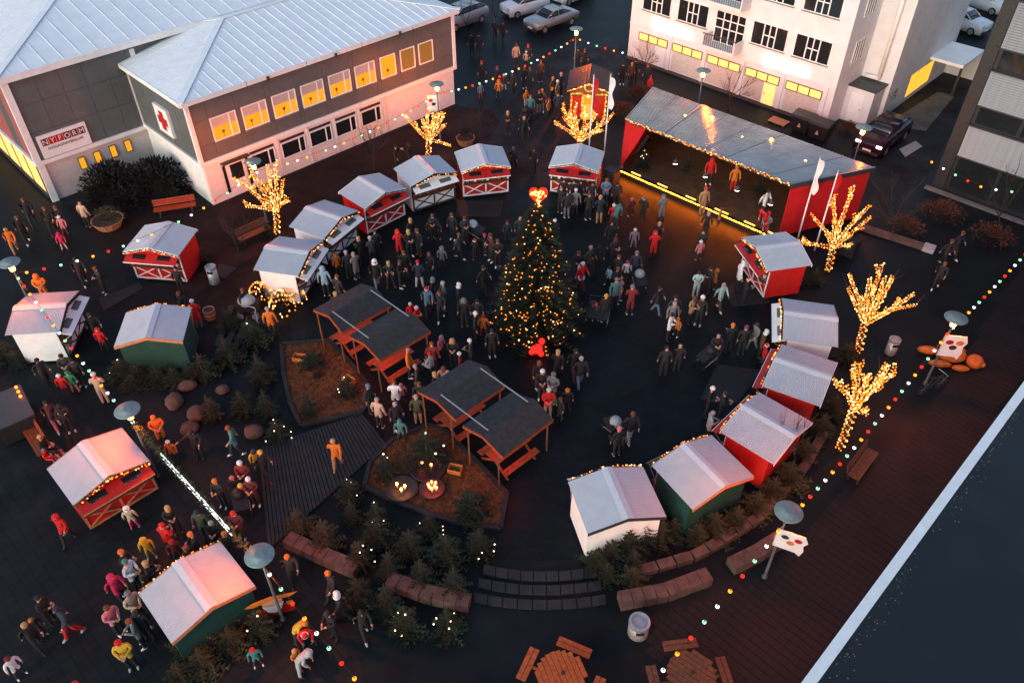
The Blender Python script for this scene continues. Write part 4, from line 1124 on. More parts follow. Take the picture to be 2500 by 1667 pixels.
M_redleaf = mat('lit_russet_twigs', (.10, .035, .02), .9, var=.4, scale=2)  # orange light on the shrubs is put into the twig colour
M_oliveleaf = mat('olive_leaves', (.055, .060, .028), .9, var=.4, scale=2)
shrub((285, 480), 1.9, 1.9, M_darkleaf, 'huge dark shrub filling the corner under the shop sign, left half', 1, 'big_shrub', 2600)
shrub((390, 470), 1.9, 1.9, M_darkleaf, 'huge dark shrub filling the corner beside the clinic wall, right half', 2, 'big_shrub', 2600)
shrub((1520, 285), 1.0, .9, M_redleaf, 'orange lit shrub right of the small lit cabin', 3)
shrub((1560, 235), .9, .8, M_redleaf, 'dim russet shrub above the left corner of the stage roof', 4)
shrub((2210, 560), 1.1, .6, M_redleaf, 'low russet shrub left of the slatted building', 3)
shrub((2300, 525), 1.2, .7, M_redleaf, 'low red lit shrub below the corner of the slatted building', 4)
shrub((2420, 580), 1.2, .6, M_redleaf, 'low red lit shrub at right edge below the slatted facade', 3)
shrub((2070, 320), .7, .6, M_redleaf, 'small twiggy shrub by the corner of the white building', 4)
# light-wrapped shrubs below the white stall
for i, (px, r, h) in enumerate((((640, 735), .62, 1.0), ((690, 755), .6, 1.0), ((722, 735), .5, .95))):
    o = shrub(px, r, h, M_darkleaf, ['left', 'middle', 'right'][i] + ' one of the three shrubs thickly wrapped in golden lights', 5 + i, 'lit_shrub', 700)
    lt = MB(); rnd = random.Random(i)
    for k in range(85):
        a = rnd.random() * 6.28; el = rnd.random() * 1.4; lt.ball((math.cos(a) * math.cos(el) * 1.05, math.sin(a) * math.cos(el) * 1.05, math.sin(el) * 1.05), .05, 6, 4, mi=rnd.choice([0, 0, 1]))
    tag(lt.build('fairy_lights', [M_fairy, M_fairyhot], o), kind='stuff')
def planter(px, r, m, label, seed):
    root = empty('planter', g(*px)); tag(root, label, 'planter', 'round wooden planters')
    n = 14
    for k in range(n):
        a0, a1 = 6.283 * k / n + .02, 6.283 * (k + 1) / n - .02
        w = lambda a, rr, z: (math.cos(a) * rr, math.sin(a) * rr, z)
        MB().hexa([w(a0, r * .72, 0), w(a1, r * .72, 0), w(a1, r * .65, 0), w(a0, r * .65, 0)], [w(a0, r, .45), w(a1, r, .45), w(a1, r * .93, .45), w(a0, r * .93, .45)]).build('stave', M_tanwood, root)
    MB().lathe([(r * .66, .02), (r * .92, .40)], 14).build('soil', M_bark, root)
    s = inst('plant', shrub_mesh(seed, 700).mesh('plant', [m, M_bark]), root, (0, 0, .35), 0, (r * 1.1, r * 1.1, .7)); tag(s, kind='stuff')
planter((268, 552), .85, M_oliveleaf, 'round wooden planter with spreading olive green bush near the shop', 11)
planter((1137, 352), .6, M_darkleaf, 'round wooden planter with dark bush above the top stall', 12)
# ================================================================ street lamps
LAMP_Z = 3.7
M_pole = mat('lamp_pole', (.16, .17, .17), .5, metal=.4, var=.1)
M_lantern = glow('lantern', (1.0, .14, .006), 560.0)
lamp_px = {'a': (1407, 70), 'b': (1066, 205), 'c': (616, 394), 'd': (22, 640), 'e': (310, 1000), 'f': (633, 1354), 'g': (1926, 1248), 'h': (2335, 775), 'i': (1718, 172), 'j': (2110, 310)}
lamp_lab = {'a': 'slim lamp post beside the street above the small cabin', 'b': 'lamp post with picture board by the right end of the clinic', 'c': 'lamp post with grey disc shade at the clinic entrance',
            'd': 'lamp post with grey disc shade at left edge', 'e': 'lamp post with grey disc shade above the lower left red stall', 'f': 'lamp post with grey disc shade above the bottom left stall',
            'g': 'lamp post with pale disc and picture board at lower right', 'h': 'lamp post with grey disc shade by the brown play figure at right', 'i': 'lamp post in front of the lit white facade', 'j': 'glowing red lamp post beside the dark parked car'}
LAMPS = {}
for kx, px in lamp_px.items():
    p = g(px[0], px[1], LAMP_Z); p.z = 0
    r = empty('street_lamp', p); tag(r, lamp_lab[kx], 'street lamp', 'disc shaded street lamps')
    MB().lathe([(.11, 0), (.09, .05), (.055, .12), (.045, 1.6), (.035, LAMP_Z - .5)], 10).build('pole', M_pole, r, True)
    MB().lathe([(.08, LAMP_Z - .52), (.11, LAMP_Z - .46), (.11, LAMP_Z - .43)], 10).build('collar', M_dark, r)
    MB().lathe([(.075, LAMP_Z - .42), (.10, LAMP_Z - .34), (.10, LAMP_Z - .14), (.075, LAMP_Z - .08)], 12).build('lantern', M_lantern, r, True)
    for k in range(3):
        a = k * 2.09; MB().tube((.13 * math.cos(a), .13 * math.sin(a), LAMP_Z - .44), (.13 * math.cos(a), .13 * math.sin(a), LAMP_Z - .04), .008).build('stay', M_dark, r)
    d = MB().lathe([(.44, LAMP_Z - .035), (.45, LAMP_Z - .02), (.42, LAMP_Z), (.2, LAMP_Z + .02), (.19, LAMP_Z + .05), (.12, LAMP_Z + .06)], 28).build('disc_shade', M_lampgreen, r, True)
    LAMPS[kx] = (p, r)
# off-frame neighbour of the same row below the picture, whose light reaches the lower right paving
# ---------------- strings of coloured bulbs
BULB = [glow('bulb_red', (1, .015, .004), 2.2, False), glow('bulb_orange', (1, .24, .01), 2.4, False), glow('bulb_white', (.75, .85, 1), 2.0, False), glow('bulb_green', (.30, 1, .45), 1.3, False)]
bm = [MB().ball((0, 0, 0), .062, 8, 6).ball((0, 0, .06), .03, 6, 4, mi=1).mesh('bulb', [b, M_dark], True) for b in BULB]
def light_string(label, pts, spacing, start=0, sag=.5):
    root = empty('light_string', pts[0]); tag(root, label, 'light string', 'strings of coloured bulbs')
    o = root.location; P = []
    for a, b in zip(pts[:-1], pts[1:]):
        L_ = (b - a).length; n = max(4, int(L_ / .5))
        for k in range(n):
            t = k / n; q = a.lerp(b, t); q.z -= sag * 4 * t * (1 - t) * min(1, L_ / 12); P.append(q - o)
    P.append(pts[-1] - o)
    MB().path(P, .008, 4).build('cable', M_black, root)
    acc = 0; k = start; nxt = spacing * .5
    for a, b in zip(P[:-1], P[1:]):
        l = (b - a).length
        while nxt <= acc + l:
            q = a.lerp(b, (nxt - acc) / l)
            inst('bulb', bm[k % 4], root, (q.x, q.y, q.z - .07)); k += 1; nxt += spacing
        acc += l
    return root
def top(k, z=3.1): return LAMPS[k][0] + Vector((0, 0, z))
light_string('coloured bulb string from the street lamp down to the clinic corner lamp', [top('a'), top('b')], .58)
light_string('coloured bulb string from the street lamp to the white building', [top('a'), g(1535, 130, 2.6) * 1], .62, 1, .3)
light_string('coloured bulb string along the clinic front between two lamps', [top('b'), top('c')], .62, 2)
light_string('coloured bulb string from the clinic entrance lamp to left edge lamp', [top('c'), top('d')], .72, 1, .9)
light_string('coloured bulb string crossing the white stall roof at left', [top('d'), top('e')], .62, 3, .5)
light_string('coloured bulb string running down from the lowest lamp to the bottom edge', [top('f'), g(905, 1700, 2.9)], .62, 2, .35)
light_string('coloured bulb string along the right walkway between two lamps', [top('h'), top('g')], .55, 0, .6)
light_string('coloured bulb string from the right lamp up to right edge', [top('h'), g(2530, 590, 3.4)], .5, 2, .3)
light_string('coloured bulb string from the lower right lamp to the bottom edge', [top('g'), g(1560, 1700, 2.9)], .68, 1, .35)
light_string('coloured bulb string in front of the slatted building', [g(2262, 385, 2.6), g(2400, 455, 2.6), g(2520, 470, 2.6)], .75, 1, .2)
# ---------------- garland arch between two lamps with bright white light strip
ga = empty('garland_arch', LAMPS['e'][0]); tag(ga, 'green garland span between two lamps with blazing white light strip', 'garland')
o = ga.location; a, b = top('e', 3.0) - o, top('f', 3.0) - o
gm = MB(); rnd = random.Random(2)
for k in range(420):
    t = rnd.random(); p = a.lerp(b, t)
    for _ in range(3): gm.tube(p, p + Vector((rnd.uniform(-.16, .16), rnd.uniform(-.16, .16), rnd.uniform(-.16, .16))), .018, .004, 4)
gm.build('garland', mat('garland_pale', (.035, .055, .028), .9, var=.4), ga)
ls = MB(); d = (b - a).normalized(); nrm = Vector((d.y, -d.x, 0)).normalized()
for k in range(22):
    t0 = .24 + k * .024; p = a.lerp(b, t0) + Vector((0, 0, -.12)); w = .1 + .07 * abs(math.sin(k * 1.7))
    ls.bar(p + nrm * .0, p + d * .2, .03, .22 + w)
ls.build('white_light_strip', glow('white_strip', (.93, .97, 1), 1.6, False), ga)

# ---------------- picture boards hanging on lamp posts (plain shapes in their colours)
def picture_board(kx, px, w, h, ang, label, cols):
    p = LAMPS[kx][0]; q = g(px[0], px[1], 2.4)
    root = empty('picture_board', (q.x, q.y, 2.4), ang); tag(root, label, 'sign', 'picture boards on lamp posts')
    out = [(-w / 2, -h / 2), (w * .25, -h / 2), (w * .42, -h * .62), (w * .5, -h * .3), (w * .44, 0), (w * .55, h * .2), (w * .42, h * .5), (-w / 2, h / 2)]
    n = len(out); mb = MB(); mb.add([(x, -.012, z) for x, z in out] + [(x, .012, z) for x, z in out], [tuple(range(n)), tuple(range(2 * n - 1, n - 1, -1))] + [(i, n + i, n + (i + 1) % n, (i + 1) % n) for i in range(n)])
    mb.build('board', M_white, root)
    for k, c in enumerate(cols):
        x, z, r = (-.2 + .22 * k) * w, (.18 - .24 * (k % 2)) * h, .14 * h
        m = MB(); m.add([(x + r * math.cos(t * .524), -.018, z + r * .8 * math.sin(t * .524)) for t in range(12)], [tuple(range(12))]); m.build('painted_shape', c, root)
    MB().tube((-w / 2, 0, -h / 2), (-w / 2, 0, h / 2), .02).build('hanger', M_steel, root)
M_or = mat('orange_paint', (.62, .16, .02), .6, var=.1)
picture_board('b', (1058, 252), .75, 1.0, R(10), 'pinkish picture board hanging on the lamp by the clinic', [M_red, M_dark, M_white])
picture_board('g', (1929, 1322), .95, .9, R(-25), 'white cut out picture board with orange shapes at lower right', [M_dark, M_or, M_red])
picture_board('h', (2326, 845), .9, 1.1, R(-10), 'white and black cut out picture board above the brown figure', [M_red, M_dark, M_or])
cut = empty('bearded_cutout', g(676, 1500), R(20)); tag(cut, 'flat painted cut out of a white bearded figure by the bottom left stall', 'cutout')
MB().box(-.62, .62, -.015, .015, 0, .5).build('base_board', M_red, cut)
for nm, m, pts in (('hat', M_or, [(-.85, .95), (-.55, 1.12), (0, 1.2), (.5, 1.1), (.85, 1.05), (.6, .92), (0, .98), (-.6, .86)]), ('face', mat('pale_skin_paint', (.6, .28, .18), .6), [(-.34, .95), (.34, .97), (.3, .7), (0, .6), (-.3, .7)]),
                   ('beard', M_white, [(-.34, .72), (.34, .72), (.22, .36), (0, .22), (-.22, .36)]), ('mitten', M_or, [(-.62, .62), (-.42, .66), (-.42, .46), (-.6, .44)]), ('mitten', M_or, [(.62, .62), (.42, .66), (.42, .46), (.6, .44)])):
    n = len(pts); yy = -.03 - .004 * n
    mb = MB(); mb.add([(x, yy, z) for x, z in pts] + [(x, yy + .012, z) for x, z in pts], [tuple(range(n - 1, -1, -1)), tuple(range(n, 2 * n))] + [(i, (i + 1) % n, n + (i + 1) % n, n + i) for i in range(n)]); mb.build(nm, m, cut)

# ---------------- flag poles
def flag_pole(top_px, z, label, flag, lean=0):
    p = g(top_px[0], top_px[1], z); r = empty('flag_pole', (p.x, p.y, 0)); tag(r, label, 'flag pole', 'slim flag poles')
    MB().lathe([(.05, 0), (.045, 1), (.028, z)], 8).build('pole', M_white, r, True)
    MB().ball((0, 0, z + .04), .06, 8, 5).build('finial', M_steel, r, True)
    f = MB(); n = 10
    for k in range(n):
        z0, z1 = z - .1 - 1.9 * k / n, z - .1 - 1.9 * (k + 1) / n; w0, w1 = .22 + .08 * math.sin(k), .22 + .08 * math.sin(k + 1); y0, y1 = .05 * math.sin(k * 1.3), .05 * math.sin((k + 1) * 1.3)
        f.add([(.03, 0, z0), (.03 + w0, y0, z0 - .12), (.03 + w1, y1, z1 - .12), (.03, 0, z1)], [(0, 1, 2, 3)])
    f.build('flag', flag, r, True)
flag_pole((1450, 186), 5.2, 'slim pole with hanging red flag in front of the small cabin', M_red)
flag_pole((1491, 184), 5.2, 'slim pole with hanging white flag left of the stage', M_white)
flag_pole((2003, 385), 5.0, 'slim pole with hanging white flag at right end of the stage', M_white)
flag_pole((2046, 420), 4.6, 'slim pole with red flag in front of the red stage wall', M_red)

# ================================================================ cars
def car_parts(root, L_, W_, Hh, paint, kind='hatch', lights_on=False):
    """side profile lofted across the width so sides and roof curve in"""
    h = Hh
    if kind == 'sedan': prof = [(-.5, .30), (-.5, .55), (-.485, .62), (-.36, .68), (-.26, .70), (.30, .74), (.44, .72), (.5, .62), (.5, .30)]; cab = [(-.24, .70), (-.09, .98), (.02, 1.0), (.14, .99), (.33, .74)]
    else: prof = [(-.5, .28), (-.5, .52), (-.48, .62), (-.34, .68), (-.26, .70), (.40, .76), (.49, .72), (.5, .5), (.5, .28)]; cab = [(-.25, .69), (-.10, .97), (.05, 1.0), (.33, .97), (.47, .76)]
    prof = [(x, z * h if z > .29 else z * h * .55) for x, z in prof]; cab = [(x, z * h) for x, z in cab]
    def loft(pr, ws, name, m, parent):
        mb = MB(); n = len(pr); k = len(ws); vs = []
        for (wy, zs, xs) in ws:
            for x, z in pr: vs.append((x * L_ * xs, wy, pr[0][1] + (z - pr[0][1]) * zs))
        fs = []
        for j in range(k - 1):
            for i in range(n - 1): fs.append((j * n + i, j * n + i + 1, (j + 1) * n + i + 1, (j + 1) * n + i))
            fs.append((j * n + n - 1, j * n, (j + 1) * n, (j + 1) * n + n - 1))
        fs += [tuple(range(n - 1, -1, -1)), tuple((k - 1) * n + i for i in range(n))]
        mb.add(vs, fs); return mb.build(name, m, parent, True)
    w = W_ / 2
    body = loft(prof, [(-w, .86, .97), (-w * .93, .97, .995), (-w * .5, 1.0, 1.0), (w * .5, 1.0, 1.0), (w * .93, .97, .995), (w, .86, .97)], 'body', paint, root)
    cabn = loft(cab, [(-w * .80, .96, .985), (-w * .6, 1.0, 1.0), (w * .6, 1.0, 1.0), (w * .80, .96, .985)], 'cabin', M_glass, root)
    rt = [(x, z) for x, z in cab[1:-1]]
    mb = MB()
    for (x0, z0), (x1, z1) in zip(rt[:-1], rt[1:]): mb.slab([(x0 * L_, -w * .76, z0 + .012), (x1 * L_, -w * .76, z1 + .012), (x1 * L_, w * .76, z1 + .012), (x0 * L_, w * .76, z0 + .012)], .02)
    mb.build('roof_panel', paint, root, True)
    for s in (-1, 1):
        for (i, j) in ((0, 1), (len(cab) - 2, len(cab) - 1)):
            MB().bar((cab[i][0] * L_, s * w * .79, cab[i][1] + .0), (cab[j][0] * L_, s * w * .75, cab[j][1] + .01), .05, .06).build('pillar', paint, root)
        mx = (cab[1][0] + cab[-2][0]) / 2 * L_
        MB().bar((mx, s * w * .81, cab[0][1]), (mx, s * w * .78, cab[2][1]), .03, .05).build('pillar', paint, root)
        MB().box(cab[0][0] * L_ + .28, cab[0][0] * L_ + .42, s * w - (.0 if s > 0 else .12), s * w + (.12 if s > 0 else .0), cab[0][1] + .02, cab[0][1] + .13).build('mirror', paint, root)
    wr = .32
    for x in (-.32, .31):
        for s in (-1, 1):
            t = MB(); t.lathe([(wr * .7, -.1), (wr, -.08), (wr, .08), (wr * .7, .1)], 16); tw = t.build('wheel', M_tyre, root, True)
            tw.matrix_local = Matrix.Translation((x * L_, s * (w - .08), wr)) @ Matrix.Rotation(R(90), 4, 'X')
            rim = MB(); rim.lathe([(.21, -.108), (.2, .108)], 10); rim.build('rim', M_steel, tw)
    for s in (-1, 1):
        MB().box(-.5 * L_ - .012, -.47 * L_, s * w * .72 - .16, s * w * .72 + .16, h * .49, h * .58).build('headlight', glow('headlight', (1, .9, .8), 3, False) if lights_on else mat('headlight_glass', (.5, .52, .54), .15), root)
        MB().box(.472 * L_, .5 * L_ + .012, s * w * .74 - .13, s * w * .74 + .13, h * .50, h * .62).build('tail_light', mat('tail_light', (.25, .01, .01), .25), root)
    MB().box(-.505 * L_, -.47 * L_, -w * .8, w * .8, .22, .40).build('bumper', M_dark, root)
    MB().box(-.508 * L_, -.5 * L_, -.26, .26, .40, .5).build('number_plate', M_white, root)
M_silver = mat('silver_paint', (.42, .44, .45), .3, metal=.5, var=.04)
M_whitecar = mat('white_car_paint', (.70, .71, .72), .25, var=.03)
M_darkcar = mat('plum_car_paint', (.03, .012, .02), .25, metal=.3, var=.05)
def car(front_px, rear_px, paint, kind, label, L_=4.3, W_=1.76, Hh=1.5, z=.32, lights_on=False):
    a, b = g(*front_px, z), g(*rear_px, z)     # near-side wheel hubs, front and rear
    d = (b - a); d.z = 0; ang = math.atan2(d.y, d.x); d.normalize()
    n = Vector((-d.y, d.x, 0));
    if n.y < 0: n = -n
    c = (a + b) / 2 + n * (W_ / 2 - .08); c.z = 0
    r = empty('parked_car', c, ang); tag(r, label, 'car', 'parked cars'); car_parts(r, L_, W_, Hh, paint, kind, lights_on)
    return r
car((1116, 67), (1171, 48), M_silver, 'hatch', 'silver estate car parked beside the right end of the clinic roof', 4.4, 1.8, 1.58)
car((1267, 36), (1320, 24), M_whitecar, 'hatch', 'white hatchback parked at the top edge, behind the silver saloon', 3.9, 1.7, 1.5)
car((1336, 71), (1389, 54), M_silver, 'sedan', 'silver saloon car with orange lit side on the street', 4.5, 1.76, 1.46)
car((1388, 6), (1440, -12), M_whitecar, 'hatch', 'white car cut by the top edge right of the hatchback', 4.1, 1.76, 1.5)
car((2365, 76), (2296, 54), M_whitecar, 'hatch', 'white car with orange lit flank behind the leafless tree', 4.3, 1.76, 1.5)
car((2420, 28), (2350, 6), M_whitecar, 'hatch', 'white car behind the orange lit one, beside the slatted building', 4.3, 1.76, 1.5)
cc = g(2128, 372); r = empty('parked_car', (cc.x + .9, cc.y + 1.1, 0), R(47)); tag(r, 'dark plum car parked by the glowing red lamp post', 'car', 'parked cars'); car_parts(r, 4.4, 1.8, 1.5, M_darkcar, 'hatch', True)

# ================================================================ small furniture and props
def bench(px, ang, label, L_=1.7, m=M_redwood):
    r = empty('park_bench', g(*px), ang); tag(r, label, 'bench', 'park benches')
    for k in range(4): MB().box(-L_ / 2, L_ / 2, -.22 + k * .115, -.12 + k * .115, .42, .455).build('seat_slat', m, r)
    for k in range(3): MB().hexa([(-L_ / 2, .25 + k * .03, .52 + k * .12), (L_ / 2, .25 + k * .03, .52 + k * .12), (L_ / 2, .28 + k * .03, .52 + k * .12), (-L_ / 2, .28 + k * .03, .52 + k * .12)], [(-L_ / 2, .27 + k * .03, .61 + k * .12), (L_ / 2, .27 + k * .03, .61 + k * .12), (L_ / 2, .30 + k * .03, .61 + k * .12), (-L_ / 2, .30 + k * .03, .61 + k * .12)]).build('back_slat', m, r)
    for x in (-L_ * .38, L_ * .38):
        MB().box(x - .03, x + .03, -.2, -.14, 0, .42).build('leg', M_dark, r); MB().bar((x, .18, 0), (x, .36, .88), .05, .05).build('leg', M_dark, r)
bench((432, 522), R(17), 'red slatted bench between the clinic corner and the lone red stall', 2.2, mat('red_bench_wood', (.30, .04, .012), .6, var=.2))
bench((92, 1085), R(-48), 'long slatted bench at left edge where two people sit', 2.3)
bench((625, 585), R(44), 'dark bench behind the white stall by the lit shrubs', 1.8, M_wood)
bench((2100, 1150), R(48), 'dark slatted bench beside the right walkway below the lit tree', 1.8, M_wood)
def bin_(px, label, r=.28, h=.85, m=M_steel):
    o = empty('litter_bin', g(*px)); tag(o, label, 'bin', 'round litter bins')
    MB().lathe([(r * .92, 0), (r, .05), (r, h - .12)], 20).build('drum', m, o, True)
    MB().lathe([(r * 1.04, h - .12), (r * 1.04, h), (r * .8, h + .02), (r * .78, h - .05)], 20).build('lid', M_steel, o)
    MB().box(-.13, .13, -r - .012, -r + .02, h - .3, h - .16).build('slot', M_black, o)
bin_((1556, 1545), 'round grey litter bin below the curved stone wall', .33, .75, mat('pinkish_steel', (.32, .28, .28), .5, metal=.3))
bin_((2172, 862), 'slim grey litter bin right of the lit tree', .24, .85)
bin_((525, 690), 'tall steel cylinder bin near the lone red stall', .25, 1.0)
def table_round(px, label, m, ang=0):
    r = empty('picnic_table', g(*px), ang); tag(r, label, 'picnic table', 'round picnic tables with plank benches')
    R0 = .74; n = 9
    for k in range(n):
        x0 = -R0 + 2 * R0 * k / n + .008; x1 = -R0 + 2 * R0 * (k + 1) / n - .008; xm = (x0 + x1) / 2; hy = math.sqrt(max(.02, R0 * R0 - xm * xm))
        MB().box(x0, x1, -hy, hy, .72, .76).build('table_plank', m, r)
    MB().ball((.05, 0, .80), .06, 8, 5).build('ashtray', M_black, r)
    for q in range(4):
        a = q * math.pi / 2 + math.pi / 4; d = Vector((math.cos(a), math.sin(a), 0)); s = Vector((-d.y, d.x, 0))
        for k in range(2): MB().bar(d * (1.02 + k * .17) - s * (.55 + .0 * k) + Vector((0, 0, .45)), d * (1.02 + k * .17) + s * (.55) + Vector((0, 0, .45)), .15, .04).build('bench_plank', m, r)
        MB().bar(Vector((0, 0, .3)), d * 1.1 + Vector((0, 0, .4)), .06, .08).build('arm', m, r)
        MB().bar(d * .35, d * .45 + Vector((0, 0, .72)), .07, .07).build('leg', m, r)
table_round((1368, 1672), 'orange lit round picnic table cut by the bottom edge', mat('orange_lit_wood', (.40, .085, .018), .6, var=.3, scale=9), R(20))  # orange lamp light on this table is put into its wood colour
table_round((1680, 1672), 'brown round picnic table cut by the bottom edge under the bulbs', M_wood, R(52))
def wheelie(px, ang, label):
    r = empty('waste_container', g(*px), ang); tag(r, label, 'waste container', 'black wheeled waste containers')
    MB().hexa([(-.5, -.45, .18), (.5, -.45, .18), (.5, .45, .18), (-.5, .45, .18)], [(-.66, -.55, 1.1), (.66, -.55, 1.1), (.66, .55, 1.1), (-.66, .55, 1.1)]).build('tub', M_black, r)
    MB().hexa([(-.7, -.58, 1.1), (.7, -.58, 1.1), (.7, .58, 1.1), (-.7, .58, 1.1)], [(-.66, -.45, 1.2), (.66, -.45, 1.2), (.66, .3, 1.32), (-.66, .3, 1.32)]).build('lid', mat('bin_lid', (.03, .026, .026), .4), r)
    for x in (-.4, .4):
        for y in (-.35, .35): MB().ball((x, y, .09), .09, 8, 6, sc=(.5, 1, 1)).build('wheel', M_tyre, r)
    MB().add([(-.12, -.515, .5), (.12, -.515, .5), (0, -.53, .8)], [(0, 1, 2)]).build('sticker', mat('pale_sticker', (.6, .35, .3), .6), r)
wheelie((1955, 322), R(-44), 'left one of the two black waste containers by the white wall')
wheelie((1998, 340), R(-44), 'right one of the two black waste containers by the white wall')
pl = empty('pallet', g(1900, 300), R(-44)); tag(pl, 'orange lit wooden pallet left of the waste containers', 'pallet')
for k in range(6): MB().box(-.6, .6, -.42 + k * .145, -.31 + k * .145, .11, .13).build('deck_slat', M_tanwood, pl)
for x in (-.55, 0, .55): MB().box(x - .05, x + .05, -.42, .42, 0, .108).build('bearer', M_wood, pl)
def fire_bowl(px, r, label, lit, n):
    o = empty('fire_bowl', g(*px)); tag(o, label, 'fire bowl', 'round dark bowls on the bark bed')
    MB().lathe([(r * .6, 0), (r * .95, .14), (r, .22), (r * .93, .22), (r * .5, .12)], 26).build('bowl', mat('bowl_iron', (.022, .022, .026), .5, var=.2), o, True)
    for k in range(n):
        a = k * 2.4; x, y = .5 * r * math.cos(a) * (.4 + .4 * (k % 2)), .5 * r * math.sin(a) * (.5 + .3 * (k % 3 == 0))
        MB().lathe([(.035, .16), (.035, .30)], 8, x, y).build('candle', mat('candle_wax', (.7, .6, .5), .6), o)
        MB().ball((x, y, .35), .05, 8, 5, sc=(1, 1, 1.4)).build('flame', lit, o)
FL_ = glow('flame', (1, .30, .03), 22.0, True); FR = glow('flame_red', (1, .08, .02), 18.0, True)
fire_bowl((1045, 1148), .72, 'largest dark round bowl with small fir and two red flames', FR, 2)
fire_bowl((982, 1200), .62, 'dark round bowl with three candle flames at the left of the bed', FL_, 3)
fire_bowl((1056, 1200), .50, 'smaller dark round bowl heaped with glowing red flames', FR, 7)
def crate(px, ang, label):
    r = empty('wooden_crate', g(*px) + Vector((0, 0, .05)), ang); tag(r, label, 'crate', 'open wooden crates')
    m = mat('crate_wood', (.48, .18, .04), .6, var=.2)
    for y in (-.17, .17):
        for k in range(2): MB().box(-.26, .26, y - .012, y + .012, .01 + k * .12, .11 + k * .12).build('slat', m, r)
    for x in (-.25, .25):
        for k in range(2): MB().box(x - .012, x + .012, -.157, .157, .01 + k * .12, .11 + k * .12).build('slat', m, r)
    MB().box(-.23, .23, -.155, .155, .0, .02).build('bottom', m, r); MB().ball((0, 0, .09), .1, 8, 5, sc=(1.5, 1, .6)).build('contents', M_dark, r)
crate((732, 880), R(-8), 'orange wooden crate on the left bark bed')
crate((1112, 1152), R(-15), 'orange wooden crate beside the bowls on the lower bark bed')
crate((853, 935), R(-40), 'pale wooden crate half hidden behind a fir on the left bark bed')
M_boulder = mat('boulder_stone', (.085, .052, .042), .85, var=.4, scale=2, bump=.5)
def boulder(px, r, label, sx=1, sy=1, sz=.7):
    mb = MB(); mb.ball((0, 0, r * sz * .55), r, 11, 8, sc=(sx, sy, sz)); rnd = random.Random(px[0])
    mb.v = [tuple(c * (1 + rnd.uniform(-.10, .10)) for c in v_) for v_ in mb.v]
    o = mb.build('boulder', M_boulder, None, True); o.location = g(*px); o.rotation_euler.z = rnd.random() * 6; tag(o, label, 'boulder', 'boulders among the left terraces')
for px, r, sx, lab in (((428, 985), .38, 1.3, 'large flat boulder nearest the dark green stall'), ((460, 945), .32, 1.3, 'boulder half hidden behind the first flat one'), ((545, 955), .28, 1.1, 'orange lit boulder by the dark firs'),
                       ((482, 1015), .38, 1.2, 'squarish boulder above the person with raised arm'), ((465, 1050), .34, 1.2, 'grey flat boulder below the squarish one'), ((622, 1060), .42, .8, 'upright orange lit boulder beside the sparkling fir')):
    boulder(px, r, lab, sx)
def barrel(px, label):
    r = empty('wooden_barrel', g(*px)); tag(r, label, 'barrel')
    for k in range(12):
        a0, a1 = 6.283 * k / 12 + .02, 6.283 * (k + 1) / 12 - .02; w = lambda a, rr, z: (math.cos(a) * rr, math.sin(a) * rr, z)
        MB().hexa([w(a0, .25, 0), w(a1, .25, 0), w(a1, .22, 0), w(a0, .22, 0)], [w(a0, .28, .5), w(a1, .28, .5), w(a1, .25, .5), w(a0, .25, .5)]).build('stave', M_tanwood, r)
    for z in (.12, .38): MB().lathe([(.285, z), (.288, z + .04)], 16).build('hoop', M_dark, r)
barrel((515, 775), 'small orange lit wooden tub at the top of the terrace steps')
um = empty('covered_cart', g(612, 770)); tag(um, 'black wheeled cart with grey plastic cover by the lit shrubs', 'cart')
MB().box(-.5, .5, -.3, .3, .45, .85).build('cart_box', M_black, um)
for x in (-.35, .35): MB().lathe([(.16, -.03), (.16, .03)], 14).build('wheel', M_steel, um).matrix_local = Matrix.Translation((x, -.34, .18)) @ Matrix.Rotation(R(90), 4, 'X')
cvm = MB(); cvm.ball((0, 0, .88), .5, 12, 7, sc=(.85, .7, .7)); cvm.build('grey_cover', mat('grey_tarp', (.33, .38, .40), .6, var=.2), um, True)
for x in (-.45, .45): MB().bar((x, -.2, 0), (x, -.2, .45), .04, .04).build('leg', M_steel, um)
rail = empty('stair_rail', g(600, 760)); tag(rail, 'thin steel handrail beside the terrace steps', 'handrail')
o = rail.location
MB().path([g(600, 745, .9) - o, g(622, 752, .9) - o, g(630, 790, .5) - o], .02, 6).build('rail', M_steel, rail)
for q in ((605, 752), (628, 790)): MB().tube(g(*q) - o, g(*q) - o + Vector((0, 0, .7)), .02).build('rail_post', M_steel, rail)
# loudspeakers in black boxes by the stage's left front
for px, lab, sc in (((1490, 470), 'tall black loudspeaker stack at the left front of the stage', 1.5), ((2070, 620), 'black loudspeaker box at the right end of the stage', .9)):
    r = empty('loudspeaker', g(*px), R(-44)); tag(r, lab, 'loudspeaker', 'stage loudspeakers')
    MB().box(-.35, .35, -.3, .3, 0, sc).build('cabinet', M_black, r); MB().lathe([(.2, -.01), (.2, .01)], 14).build('cone', M_dark, r).matrix_local = Matrix.Translation((0, -.31, sc * .6)) @ Matrix.Rotation(R(90), 4, 'X')
bx = empty('planter_box', g(2200, 590), R(-35)); tag(bx, 'long low brick edged bed with white end slab at right', 'garden edge')
MB().box(-2.6, 1.1, -.2, .2, 0, .22).build('brick_edge', M_wallstone, bx); MB().box(1.1, 1.65, -.26, .26, 0, .26).build('end_slab', mat('pale_slab', (.4, .38, .38), .7), bx)
